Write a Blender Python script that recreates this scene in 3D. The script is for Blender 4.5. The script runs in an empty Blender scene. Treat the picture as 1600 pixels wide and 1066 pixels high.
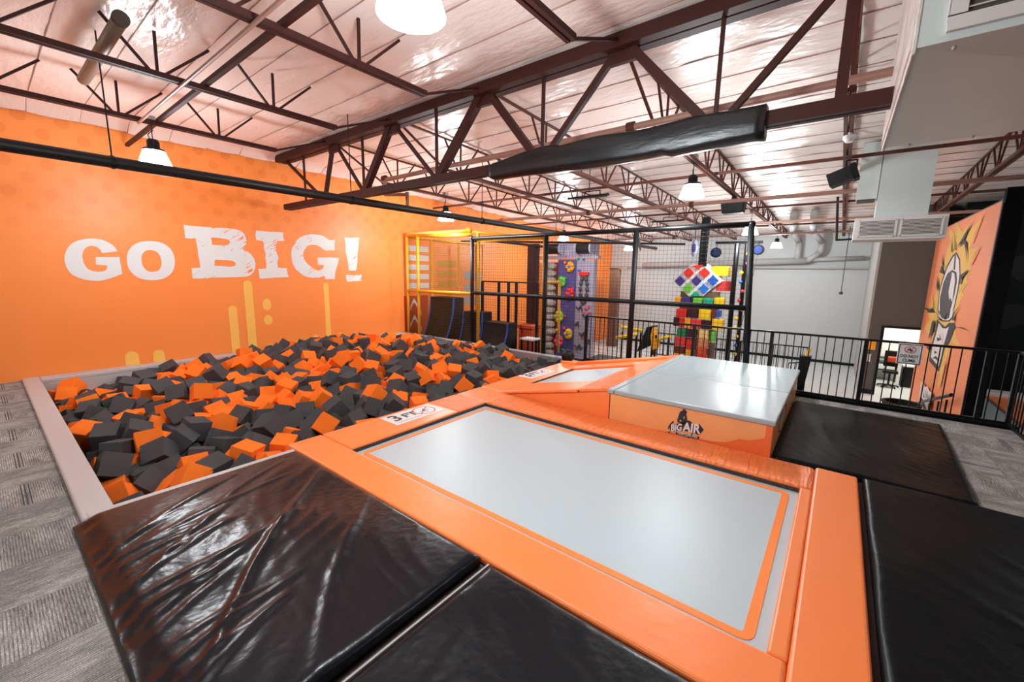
import bpy, math, random
import numpy as np
from mathutils import Vector, Matrix, Quaternion, Euler
from mathutils.geometry import tessellate_polygon

# ---------------------------------------------------------------- camera, world, exposure
S = bpy.context.scene
COL = S.collection
random.seed(7)
PI = math.pi
cam_d = bpy.data.cameras.new('camera'); cam = bpy.data.objects.new('camera', cam_d); COL.objects.link(cam)
cam_d.sensor_width = 36.0; cam_d.lens = 650.0/1600*36; cam_d.clip_start = .05; cam_d.clip_end = 100
yaw, pitch, roll = math.radians(38.0), math.radians(-9.3), math.radians(0.9)
fw = Vector((math.cos(yaw)*math.cos(pitch), math.sin(yaw)*math.cos(pitch), math.sin(pitch)))
rt = Vector((math.sin(yaw), -math.cos(yaw), 0)); up = rt.cross(fw)
r2 = rt*math.cos(roll)+up*math.sin(roll); u2 = -rt*math.sin(roll)+up*math.cos(roll)
cam.matrix_world = Matrix(((r2.x, u2.x, -fw.x, 0), (r2.y, u2.y, -fw.y, 0), (r2.z, u2.z, -fw.z, 1.9), (0, 0, 0, 1)))
S.camera = cam
w = bpy.data.worlds.new('world'); S.world = w; w.use_nodes = True
w.node_tree.nodes['Background'].inputs[0].default_value = (.8, .92, 1, 1)
w.node_tree.nodes['Background'].inputs[1].default_value = .1
S.view_settings.view_transform = 'Standard'; S.view_settings.look = 'None'; S.view_settings.gamma = 1
S.view_settings.use_curve_mapping = False
S.view_settings.exposure = 0.3
LAMP_LENS = 30.0
LAMP_W = 84.0

# ---------------------------------------------------------------- materials
def lin(h):
    if isinstance(h, str):
        h = h.lstrip('#'); c = [int(h[i:i+2], 16)/255 for i in (0, 2, 4)]
    else: c = h
    return tuple((x/12.92 if x <= .04045 else ((x+.055)/1.055)**2.4) for x in c)
MATS = {}
def mat(name, col, rough=.5, metal=0, bump=None, spec=.5, emit=None, var=None, coat=0):
    """bump=(scale, strength, (sx,sy,sz)); var=(scale, amount) colour mottling"""
    if name in MATS: return MATS[name]
    m = bpy.data.materials.new(name); m.use_nodes = True; MATS[name] = m
    nt = m.node_tree; b = nt.nodes['Principled BSDF']; L = nt.links.new
    c = lin(col)
    b.inputs['Base Color'].default_value = (*c, 1); b.inputs['Roughness'].default_value = rough
    b.inputs['Metallic'].default_value = metal; b.inputs['Specular IOR Level'].default_value = spec
    b.inputs['Coat Weight'].default_value = coat
    tc = None
    if bump or var: tc = nt.nodes.new('ShaderNodeTexCoord')
    if var:
        n = nt.nodes.new('ShaderNodeTexNoise'); n.inputs['Scale'].default_value = var[0]; n.inputs['Detail'].default_value = 4
        L(tc.outputs['Object'], n.inputs['Vector'])
        mx = nt.nodes.new('ShaderNodeMix'); mx.data_type = 'RGBA'
        mx.inputs[6].default_value = (*[x*(1-var[1]) for x in c], 1); mx.inputs[7].default_value = (*[min(1, x*(1+var[1])) for x in c], 1)
        L(n.outputs['Fac'], mx.inputs[0]); L(mx.outputs[2], b.inputs['Base Color'])
    if bump:
        mp = nt.nodes.new('ShaderNodeMapping'); mp.inputs['Scale'].default_value = bump[2] if len(bump) > 2 else (1, 1, 1)
        if len(bump) > 3: mp.inputs['Rotation'].default_value = bump[3]
        L(tc.outputs['Object'], mp.inputs['Vector'])
        n = nt.nodes.new('ShaderNodeTexNoise'); n.inputs['Scale'].default_value = bump[0]; n.inputs['Detail'].default_value = 5
        L(mp.outputs[0], n.inputs['Vector'])
        bp = nt.nodes.new('ShaderNodeBump'); bp.inputs['Strength'].default_value = bump[1]; bp.inputs['Distance'].default_value = .05
        L(n.outputs['Fac'], bp.inputs['Height']); L(bp.outputs[0], b.inputs['Normal'])
    if emit:
        b.inputs['Emission Color'].default_value = (*lin(emit[0]), 1); b.inputs['Emission Strength'].default_value = emit[1]
    return m
ORANGE = '#ff7a2e'
mat('vinyl_orange', '#ff8946', .36, bump=(5, .12))
mat('vinyl_orange_wrinkled', '#ff8442', .26, bump=(5, 1.0, (3.5, .7, 1)))
mat('vinyl_orange_pleated', '#ff8645', .25, bump=(6, .75, (.7, 4.5, 1)))
mat('vinyl_orange_pale', '#f7a868', .35, bump=(3, .35), var=(2.2, .12))
mat('vinyl_orange_deep', '#f0743a', .35, bump=(3, .3))
mat('vinyl_grey', '#a6b2b6', .33, bump=(2.2, .14))
mat('vinyl_grey_side', '#8b9294', .35)
mat('vinyl_black', '#0e1319', .24, bump=(16, .08), spec=.36)
mat('bed', '#bac7cc', .42)
mat('bed_dark_line', '#3a2f2a', .6)
mat('stripe', '#ff8a34', .5, bump=(60, .1))
mat('rim_grey', '#bdb9b8', .45, bump=(4, .1))
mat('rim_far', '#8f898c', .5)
mat('foam_dark', '#4f4d4e', .95, bump=(90, .12), spec=.2)
mat('foam_orange', '#ff7c26', .95, bump=(90, .12), spec=.2)
mat('steel_maroon', '#3c1812', .6, spec=.3)
mat('steel_brown', '#592f24', .6, spec=.3)
mat('pipe_tan', '#a1796a', .45)
mat('pipe_black', '#1d1a1b', .4)
mat('duct_brown', '#7d6655', .45, metal=.3)
mat('black_metal', '#09090b', .35, spec=.35)
mat('black_soft', '#090a0c', .55, bump=(12, .2), spec=.35)
mat('black_tarp', '#131417', .3, bump=(2.5, .35, (1, .5, 2)))
mat('yellow_pipe', '#e9a91e', .4)
mat('yellow_pale', '#e9cf6a', .45)
mat('net_black', '#0c0c0e', .7)
mat('net_yellow', '#8a6a30', .7)
mat('white', '#e8e8e6', .5)
mat('white_paint', '#e6e4e2', .6)
mat('grey_light', '#c3c6c5', .7, var=(.4, .04))
mat('grey_wall_dark', '#5a5753', .7)
mat('grey_return', '#a8a8a4', .7)
mat('concrete', '#d3d8d6', .35, var=(.5, .05))
mat('dark_wall', '#101515', .8, spec=.2)
mat('dark_paint', '#0a0d0e', .8)
mat('duct_grey', '#d3dbd8', .4, metal=.15, var=(1.2, .08), bump=(1.5, .1))
mat('duct_white', '#d8d2ce', .45)
mat('duct_in', '#4d463e', .8)
mat('foil_tape', '#d6cbc4', .35, bump=(9, .6))
mat('purple_panel', '#4a4d8c', .35, var=(2.5, .35))
mat('silver_panel', '#9d9bb0', .3, var=(4, .25))
mat('rock', '#a9a29a', .8, bump=(5, .8), var=(3, .25))
mat('brown_wood', '#6e5240', .6)
mat('ink', '#3a3538', .7)
mat('navy', '#2b2836', .6)
mat('visor', '#4a4648', .6)
mat('mural_yellow', '#dfb055', .7)
mat('mural_white', '#ddd2d0', .7)
mat('mural_orange', '#e88a5a', .6, var=(1.2, .06))
mat('bar_yellow', '#ffc058', .6)
mat('panel_yellow', '#d99a35', .6)
mat('panel_red', '#c9471f', .6)
mat('panel_grey', '#a9a7a5', .6)
mat('red_print', '#c8283a', .5)
mat('black_print', '#2a2526', .5)
mat('insulation', '#f8e8e0', .28, bump=(4.5, .42, (2.2, .8, 1)))
mat('seam', '#a3867c', .6)
mat('backing_dark', '#4a3a34', .8)
mat('lens', '#ffffff', .4, emit=('#ecf8ff', LAMP_LENS))
mat('office_white', '#f0efe9', .6)
mat('office_panel', '#ffffff', .5, emit=('#fff8ee', 16.0))
mat('blue_edge', '#1f4fa8', .4)
mat('vinyl_black_shaded', '#0a0c0f', .34, bump=(16, .08), spec=.12)  # darker, less shiny copy of the black vinyl; dim right side put into it
mat('column_black', '#070708', .85, spec=.15)
mat('disc_blue', '#0c1638', .85, spec=.2)
for n_, c_ in dict(amber='#f2a51c', indigo='#3a2d7a', green='#6fc23a', teal='#12a67c', yellow='#f6c81a', red='#dc2a1c', maroon='#3a0d12', brown='#6e2b16', blue='#2556b4', crimson='#e03a3c', darkgreen='#0f7a4a', cream='#f0c878', tan='#cf8350', vermilion='#d9501c', azure='#1d78d8', pink='#e0457a', lime='#a4cf2a').items():
    mat(n_, c_, .4)
# carpet: grain along local y, shared by every tile
def carpet():
    m = bpy.data.materials.new('carpet'); m.use_nodes = True; MATS['carpet'] = m
    nt = m.node_tree; N = nt.nodes.new; L = nt.links.new; b = nt.nodes['Principled BSDF']
    b.inputs['Roughness'].default_value = .95; b.inputs['Specular IOR Level'].default_value = .1
    tc = N('ShaderNodeTexCoord'); oi = N('ShaderNodeObjectInfo')
    ad = N('ShaderNodeVectorMath'); ad.operation = 'ADD'
    sc = N('ShaderNodeMath'); sc.operation = 'MULTIPLY'; sc.inputs[1].default_value = 37.0; L(oi.outputs['Random'], sc.inputs[0])
    L(tc.outputs['Object'], ad.inputs[0]); L(sc.outputs[0], ad.inputs[1])
    def noise(vec, scl, s):
        mp = N('ShaderNodeMapping'); mp.inputs['Scale'].default_value = scl; L(vec, mp.inputs['Vector'])
        n = N('ShaderNodeTexNoise'); n.inputs['Scale'].default_value = s; n.inputs['Detail'].default_value = 3; L(mp.outputs[0], n.inputs['Vector']); return n.outputs['Fac']
    fine = noise(ad.outputs[0], (30, 1.5, 1), 9); speck = noise(ad.outputs[0], (1, 1, 1), 160); patch = noise(ad.outputs[0], (3, 1, 1), 2.2)
    wv = N('ShaderNodeTexWave'); wv.wave_type = 'BANDS'; wv.bands_direction = 'X'; wv.inputs['Scale'].default_value = 22; wv.inputs['Distortion'].default_value = .3
    L(tc.outputs['Object'], wv.inputs['Vector'])
    def ramp(v, a, b_, ca, cb):
        r = N('ShaderNodeValToRGB'); r.color_ramp.elements[0].position = a; r.color_ramp.elements[1].position = b_
        r.color_ramp.elements[0].color = (*lin(ca), 1); r.color_ramp.elements[1].color = (*lin(cb), 1); L(v, r.inputs[0]); return r.outputs[0]
    def mul(a, b_, k=2):
        x = N('ShaderNodeMix'); x.data_type = 'RGBA'; x.blend_type = 'MULTIPLY'; x.inputs[0].default_value = 1; L(a, x.inputs[6]); L(b_, x.inputs[7]); return x.outputs[2]
    c = ramp(fine, .3, .7, '#8d8986', '#e6e1db')
    c = mul(c, ramp(speck, .35, .65, '#c0c0c0', '#ffffff')); c = mul(c, ramp(patch, .4, .6, '#d2d2d2', '#ffffff'))
    c = mul(c, ramp(wv.outputs['Fac'], .1, .5, '#c6c4c3', '#ffffff'))
    L(c, b.inputs['Base Color'])
    bp = N('ShaderNodeBump'); bp.inputs['Strength'].default_value = .4; bp.inputs['Distance'].default_value = .004; L(fine, bp.inputs['Height']); L(bp.outputs[0], b.inputs['Normal'])
carpet()
mat('carpet_stripe', '#4d4a50', .95, spec=.1)
# orange wall with a faint halftone of dots in its upper right
def wallmat():
    m = bpy.data.materials.new('wall_orange'); m.use_nodes = True; MATS['wall_orange'] = m
    nt = m.node_tree; N = nt.nodes.new; L = nt.links.new; b = nt.nodes['Principled BSDF']
    b.inputs['Roughness'].default_value = .45
    tc = N('ShaderNodeTexCoord')
    mp = N('ShaderNodeMapping'); mp.inputs['Rotation'].default_value = (0, math.radians(45), 0); L(tc.outputs['Object'], mp.inputs['Vector'])
    sx = N('ShaderNodeSeparateXYZ'); L(mp.outputs[0], sx.inputs[0])
    def cell(o):
        a = N('ShaderNodeMath'); a.operation = 'MULTIPLY'; a.inputs[1].default_value = 3.0; L(o, a.inputs[0])
        f = N('ShaderNodeMath'); f.operation = 'FRACT'; L(a.outputs[0], f.inputs[0])
        s = N('ShaderNodeMath'); s.operation = 'SUBTRACT'; s.inputs[1].default_value = .5; L(f.outputs[0], s.inputs[0])
        p = N('ShaderNodeMath'); p.operation = 'MULTIPLY'; L(s.outputs[0], p.inputs[0]); L(s.outputs[0], p.inputs[1]); return p.outputs[0]
    d = N('ShaderNodeMath'); d.operation = 'ADD'; L(cell(sx.outputs[0]), d.inputs[0]); L(cell(sx.outputs[2]), d.inputs[1])
    lt = N('ShaderNodeMath'); lt.operation = 'LESS_THAN'; L(d.outputs[0], lt.inputs[0]); lt.inputs[1].default_value = .07
    g = N('ShaderNodeSeparateXYZ'); L(tc.outputs['Object'], g.inputs[0])
    mr = N('ShaderNodeMapRange'); mr.inputs[1].default_value = 1.9; mr.inputs[2].default_value = 3.6; L(g.outputs[2], mr.inputs[0])
    mx2 = N('ShaderNodeMath'); mx2.operation = 'MULTIPLY'; L(lt.outputs[0], mx2.inputs[0]); L(mr.outputs[0], mx2.inputs[1])
    k = N('ShaderNodeMath'); k.operation = 'MULTIPLY'; k.inputs[1].default_value = .35; L(mx2.outputs[0], k.inputs[0])
    n = N('ShaderNodeTexNoise'); n.inputs['Scale'].default_value = .5; L(tc.outputs['Object'], n.inputs['Vector'])
    c0 = N('ShaderNodeMix'); c0.data_type = 'RGBA'; c0.inputs[6].default_value = (*lin('#ff8a38'), 1); c0.inputs[7].default_value = (*lin('#ff9446'), 1); L(n.outputs['Fac'], c0.inputs[0])
    c = N('ShaderNodeMix'); c.data_type = 'RGBA'; L(c0.outputs[2], c.inputs[6]); c.inputs[7].default_value = (*lin('#e06a20'), 1)
    L(k.outputs[0], c.inputs[0]); L(c.outputs[2], b.inputs['Base Color'])
wallmat()
# white paint with scratchy hatching that shows the orange
def scratch():
    m = bpy.data.materials.new('paint_scratched'); m.use_nodes = True; MATS['paint_scratched'] = m
    nt = m.node_tree; N = nt.nodes.new; L = nt.links.new; b = nt.nodes['Principled BSDF']; b.inputs['Roughness'].default_value = .6
    tc = N('ShaderNodeTexCoord'); mp = N('ShaderNodeMapping'); mp.vector_type = 'TEXTURE'
    mp.inputs['Rotation'].default_value = (0, math.radians(-35), 0); mp.inputs['Scale'].default_value = (.4, 1, .035); L(tc.outputs['Object'], mp.inputs['Vector'])
    n = N('ShaderNodeTexNoise'); n.inputs['Scale'].default_value = 1.3; n.inputs['Detail'].default_value = 3; L(mp.outputs[0], n.inputs['Vector'])
    n2 = N('ShaderNodeTexNoise'); n2.inputs['Scale'].default_value = 2.2; L(tc.outputs['Object'], n2.inputs['Vector'])
    a = N('ShaderNodeMath'); a.operation = 'MULTIPLY_ADD'; a.inputs[1].default_value = .45; L(n2.outputs['Fac'], a.inputs[0]); L(n.outputs['Fac'], a.inputs[2])
    g = N('ShaderNodeMath'); g.operation = 'GREATER_THAN'; g.inputs[1].default_value = .87; L(a.outputs[0], g.inputs[0])
    c = N('ShaderNodeMix'); c.data_type = 'RGBA'; c.inputs[6].default_value = (*lin('#e6e4e2'), 1); c.inputs[7].default_value = (*lin('#f9802c'), 1)
    L(g.outputs[0], c.inputs[0]); L(c.outputs[2], b.inputs['Base Color'])
scratch()
M = MATS

# ---------------------------------------------------------------- mesh helpers
ORG = {}          # world origin of each object by name
def V3(p): return Vector(p)
class MB:
    def __init__(s): s.v = []; s.f = []; s.m = []; s.ms = []
    def mi(s, m):
        if m is None: return 0
        if m not in s.ms: s.ms.append(m)
        return s.ms.index(m)
    def add(s, vs, fs, m=None):
        o = len(s.v); k = s.mi(m); s.v += [tuple(v) for v in vs]
        for f in fs: s.f.append(tuple(i+o for i in f)); s.m.append(k)
        return s
    def box(s, x0, x1, y0, y1, z0, z1, m=None):
        v = [(x, y, z) for x in (x0, x1) for y in (y0, y1) for z in (z0, z1)]
        return s.add(v, [(0, 1, 3, 2), (4, 6, 7, 5), (0, 4, 5, 1), (2, 3, 7, 6), (0, 2, 6, 4), (1, 5, 7, 3)], m)
    def hexa(s, a, b, m=None):     # two quads (bottom a, top b)
        v = list(a)+list(b)
        return s.add(v, [(3, 2, 1, 0), (4, 5, 6, 7), (0, 1, 5, 4), (1, 2, 6, 5), (2, 3, 7, 6), (3, 0, 4, 7)], m)
    def bar(s, p0, p1, w_, h_=None, upv=(0, 0, 1), m=None):
        h_ = h_ or w_; p0 = V3(p0); p1 = V3(p1); d = (p1-p0).normalized(); u = V3(upv)
        if abs(d.dot(u)) > .98: u = Vector((1, 0, 0))
        r = d.cross(u).normalized(); u = r.cross(d).normalized()
        q = [(-1, -1), (1, -1), (1, 1), (-1, 1)]
        a = [p0+r*(w_/2*i)+u*(h_/2*j) for i, j in q]; b = [p1+r*(w_/2*i)+u*(h_/2*j) for i, j in q]
        return s.hexa(a, b, m)
    def tube(s, p0, p1, r, n=8, r1=None, m=None, caps=True):
        r1 = r if r1 is None else r1; p0 = V3(p0); p1 = V3(p1); d = (p1-p0).normalized()
        u = Vector((0, 0, 1)) if abs(d.z) < .95 else Vector((1, 0, 0))
        a = d.cross(u).normalized(); b = a.cross(d).normalized()
        v = []
        for p, rr in ((p0, r), (p1, r1)):
            for i in range(n):
                t = 2*PI*i/n; v.append(p+a*(rr*math.cos(t))+b*(rr*math.sin(t)))
        f = [(i, (i+1) % n, n+(i+1) % n, n+i) for i in range(n)]
        if caps: f += [tuple(range(n))[::-1], tuple(range(n, 2*n))]
        return s.add(v, f, m)
    def path(s, pts, r, n=8, m=None):
        for a, b in zip(pts, pts[1:]): s.tube(a, b, r, n, m=m)
        for p in pts[1:-1]: s.ball(p, r*1.02, 6, m=m)
        return s
    def ball(s, c, r, n=8, sc=(1, 1, 1), m=None):
        c = V3(c); v = []; k = max(4, n//2+1)
        for j in range(k+1):
            ph = PI*j/k
            for i in range(n):
                t = 2*PI*i/n; v.append((c.x+r*sc[0]*math.sin(ph)*math.cos(t), c.y+r*sc[1]*math.sin(ph)*math.sin(t), c.z+r*sc[2]*math.cos(ph)))
        f = [(j*n+i, (j+1)*n+i, (j+1)*n+(i+1) % n, j*n+(i+1) % n) for j in range(k) for i in range(n)]
        return s.add(v, f, m)
    def lathe(s, prof, c, n=20, m=None):
        c = V3(c); v = [(c.x+r*math.cos(2*PI*i/n), c.y+r*math.sin(2*PI*i/n), c.z+z) for r, z in prof for i in range(n)]
        f = [(j*n+i, j*n+(i+1) % n, (j+1)*n+(i+1) % n, (j+1)*n+i) for j in range(len(prof)-1) for i in range(n)]
        return s.add(v, f, m)
    def poly(s, loops, fn, t, m=None):
        """loops: outer + holes in 2D; fn(a,b,depth)->3D; slab of thickness t with a filled front"""
        flat = [p for lp in loops for p in lp]; n = len(flat)
        tri = tessellate_polygon([[Vector((p[0], p[1], 0)) for p in lp] for lp in loops])
        v = [fn(p[0], p[1], 0) for p in flat]+[fn(p[0], p[1], t) for p in flat]
        f = [tuple(x+n for x in q) for q in tri]; o = 0
        for lp in loops:
            k = len(lp)
            for i in range(k):
                a = o+i; b = o+(i+1) % k; f.append((a, b, b+n, a+n))
            o += k
        return s.add(v, f, m)
    def build(s, name, m=None, parent=None, org=None, smooth=False, bevel=0, fixn=False, seg=2):
        po = ORG.get(parent.name, Vector()) if parent else Vector()
        if org is None: org = po if parent else Vector((sum(x[0] for x in s.v)/len(s.v), sum(x[1] for x in s.v)/len(s.v), min(x[2] for x in s.v)))
        org = V3(org)
        me = bpy.data.meshes.new(name)
        me.from_pydata([(x[0]-org.x, x[1]-org.y, x[2]-org.z) for x in s.v], [], s.f)
        if s.ms:
            for k in s.ms: me.materials.append(M[k])
            me.polygons.foreach_set('material_index', s.m)
        elif m: me.materials.append(M[m])
        if bevel or fixn:
            import bmesh
            bm = bmesh.new(); bm.from_mesh(me)
            if bevel:
                bmesh.ops.remove_doubles(bm, verts=bm.verts, dist=1e-5)
            bmesh.ops.recalc_face_normals(bm, faces=bm.faces)
            if bevel:
                es = [e for e in bm.edges if len(e.link_faces) == 2 and e.calc_face_angle(0) > .5]
                bmesh.ops.bevel(bm, geom=es, offset=bevel, segments=seg, affect='EDGES', profile=.5)
            bm.to_mesh(me); bm.free()
        if smooth: me.polygons.foreach_set('use_smooth', [True]*len(me.polygons))
        o = bpy.data.objects.new(name, me); COL.objects.link(o)
        if parent: o.parent = parent
        o.location = org-po; ORG[o.name] = org
        return o
def tag(o, label=None, cat=None, group=None, kind=None):
    if label: o['label'] = label
    if cat: o['category'] = cat
    if group: o['group'] = group
    if kind: o['kind'] = kind
    return o
def thing(name, label, cat, loc, group=None):
    o = bpy.data.objects.new(name, None); o.empty_display_size = .1; COL.objects.link(o); o.location = loc; ORG[o.name] = V3(loc)
    return tag(o, label, cat, group)
def dup(root, loc, label=None, rotz=None):
    r = root.copy(); COL.objects.link(r); r.location = loc; ORG[r.name] = V3(loc)
    if rotz is not None: r.rotation_euler.z = rotz
    if label: r['label'] = label
    for ch in root.children:
        c = ch.copy(); COL.objects.link(c); c.parent = r
        for g in ch.children:
            d = g.copy(); COL.objects.link(d); d.parent = c
    return r
def struct_(name, mb, m=None, parent=None, **k):
    o = mb.build(name, m, parent, **k)
    if not parent: o['kind'] = 'structure'
    return o
def text(body, size, fn, name, m, parent=None, bold=0., spacing=1., sx=1., align='LEFT', t=.002, fit=None):
    """flat lettering; fn(a,b,depth) maps the text plane to the world"""
    cu = bpy.data.curves.new('txt', 'FONT'); cu.body = body; cu.size = size; cu.offset = bold; cu.space_character = spacing; cu.align_x = align; cu.resolution_u = 3; cu.fill_mode = 'FRONT'
    o = bpy.data.objects.new('txt', cu); COL.objects.link(o)
    bpy.context.view_layer.update()
    me = bpy.data.meshes.new_from_object(o.evaluated_get(bpy.context.evaluated_depsgraph_get()))
    if fit: sx = fit/max(v.co.x for v in me.vertices)
    mb = MB(); mb.add([fn(v.co.x*sx, v.co.y, t) for v in me.vertices], [tuple(p.vertices) for p in me.polygons])
    bpy.data.objects.remove(o); bpy.data.curves.remove(cu); bpy.data.meshes.remove(me)
    return mb.build(name, m, parent)

# ---- measured outlines
LETTERS = {'G': [[(1.657, 2.179), (1.636, 2.232), (1.604, 2.284), (1.559, 2.323), (1.512, 2.354), (1.444, 2.38), (1.376, 2.386), (1.308, 2.381), (1.239, 2.365), (1.162, 2.334), (1.1, 2.294), (1.047, 2.232), (1.009, 2.161), (0.979, 2.077), (0.967, 1.986), (0.975, 1.895), (1.001, 1.804), (1.041, 1.745), (1.102, 1.701), (1.178, 1.667), (1.257, 1.648), (1.354, 1.643), (1.425, 1.659), (1.5, 1.686), (1.59, 1.725), (1.678, 1.773), (1.677, 1.883), (1.674, 1.969), (1.673, 2.075), (1.356, 2.062), (1.352, 1.998), (1.347, 1.93), (1.439, 1.924), (1.489, 1.918), (1.483, 1.856), (1.451, 1.825), (1.413, 1.809), (1.37, 1.804), (1.329, 1.808), (1.284, 1.819), (1.243, 1.844), (1.215, 1.889), (1.195, 1.956), (1.19, 2.03), (1.191, 2.089), (1.208, 2.149), (1.238, 2.206), (1.274, 2.242), (1.322, 2.259), (1.376, 2.251), (1.409, 2.227), (1.433, 2.19), (1.447, 2.138)]], 'O': [[(2.485, 2.038), (2.475, 1.948), (2.452, 1.873), (2.418, 1.808), (2.372, 1.753), (2.317, 1.709), (2.254, 1.677), (2.182, 1.658), (2.097, 1.652), (2.014, 1.659), (1.948, 1.678), (1.891, 1.709), (1.844, 1.75), (1.808, 1.802), (1.783, 1.862), (1.769, 1.931), (1.768, 2.015), (1.778, 2.099), (1.798, 2.169), (1.829, 2.23), (1.87, 2.284), (1.921, 2.327), (1.98, 2.361), (2.047, 2.384), (2.13, 2.396), (2.214, 2.395), (2.283, 2.381), (2.344, 2.354), (2.395, 2.314), (2.436, 2.263), (2.465, 2.201), (2.482, 2.128)], [(2.274, 2.023), (2.269, 1.958), (2.255, 1.907), (2.234, 1.866), (2.204, 1.835), (2.168, 1.816), (2.122, 1.809), (2.076, 1.815), (2.041, 1.833), (2.013, 1.862), (1.993, 1.901), (1.98, 1.95), (1.976, 2.014), (1.981, 2.077), (1.994, 2.127), (2.015, 2.167), (2.043, 2.198), (2.078, 2.218), (2.124, 2.226), (2.169, 2.222), (2.205, 2.206), (2.234, 2.177), (2.256, 2.138), (2.269, 2.088)]], 'B': [[(2.689, 2.75), (2.787, 2.739), (3.007, 2.742), (3.196, 2.738), (3.393, 2.751), (3.534, 2.751), (3.645, 2.738), (3.718, 2.707), (3.769, 2.656), (3.797, 2.584), (3.799, 2.5), (3.78, 2.414), (3.741, 2.356), (3.708, 2.317), (3.791, 2.283), (3.873, 2.221), (3.924, 2.137), (3.947, 2.032), (3.934, 1.926), (3.901, 1.839), (3.838, 1.771), (3.747, 1.727), (3.639, 1.722), (3.512, 1.712), (3.306, 1.707), (3.146, 1.703), (2.914, 1.685), (2.747, 1.68), (2.745, 1.781), (2.747, 1.89), (2.821, 1.9), (2.896, 1.906), (2.894, 2.047), (2.883, 2.178), (2.88, 2.352), (2.867, 2.502), (2.783, 2.487), (2.694, 2.489), (2.695, 2.616)], [(3.14, 2.535), (3.276, 2.536), (3.414, 2.524), (3.468, 2.496), (3.481, 2.456), (3.445, 2.403), (3.362, 2.38), (3.146, 2.385)], [(3.167, 2.078), (3.337, 2.079), (3.458, 2.069), (3.531, 2.049), (3.56, 2.003), (3.531, 1.956), (3.447, 1.935), (3.148, 1.952)]], 'I': [[(4.015, 2.751), (4.297, 2.747), (4.607, 2.763), (4.59, 2.662), (4.608, 2.564), (4.447, 2.553), (4.425, 2.443), (4.407, 2.319), (4.454, 2.171), (4.416, 2.045), (4.427, 1.935), (4.623, 1.924), (4.63, 1.806), (4.659, 1.719), (4.362, 1.704), (4.01, 1.679), (4.005, 1.791), (3.995, 1.898), (4.165, 1.911), (4.179, 2.039), (4.159, 2.136), (4.181, 2.244), (4.152, 2.354), (4.155, 2.451), (4.143, 2.532), (4.008, 2.542), (3.999, 2.646)]], 'G2': [[(5.882, 2.678), (5.757, 2.653), (5.689, 2.68), (5.607, 2.739), (5.523, 2.765), (5.385, 2.775), (5.249, 2.769), (5.097, 2.726), (4.978, 2.666), (4.879, 2.572), (4.8, 2.455), (4.762, 2.351), (4.749, 2.234), (4.757, 2.116), (4.779, 2.004), (4.834, 1.902), (4.922, 1.825), (4.997, 1.762), (5.101, 1.72), (5.236, 1.699), (5.375, 1.704), (5.473, 1.732), (5.548, 1.749), (5.572, 1.66), (5.701, 1.671), (5.819, 1.66), (5.848, 1.862), (5.917, 2.031), (5.976, 2.218), (5.692, 2.224), (5.394, 2.202), (5.395, 2.03), (5.547, 2.022), (5.532, 1.957), (5.472, 1.901), (5.386, 1.878), (5.293, 1.909), (5.225, 1.961), (5.148, 2.023), (5.087, 2.09), (5.04, 2.178), (5.035, 2.256), (5.05, 2.335), (5.092, 2.405), (5.154, 2.465), (5.232, 2.501), (5.315, 2.522), (5.397, 2.511), (5.478, 2.479), (5.548, 2.424), (5.626, 2.39), (5.867, 2.413), (5.862, 2.539)]], 'exclamation': [[(6.152, 2.758), (6.358, 2.762), (6.584, 2.79), (6.56, 2.57), (6.516, 2.336), (6.498, 2.103), (6.456, 1.898), (6.237, 1.895), (6.221, 2.067), (6.203, 2.209), (6.164, 2.405), (6.178, 2.547)]], 'dot': [[(6.149, 1.78), (6.371, 1.769), (6.615, 1.794), (6.604, 1.705), (6.593, 1.616), (6.376, 1.606), (6.171, 1.596), (6.139, 1.694)]]}
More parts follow.
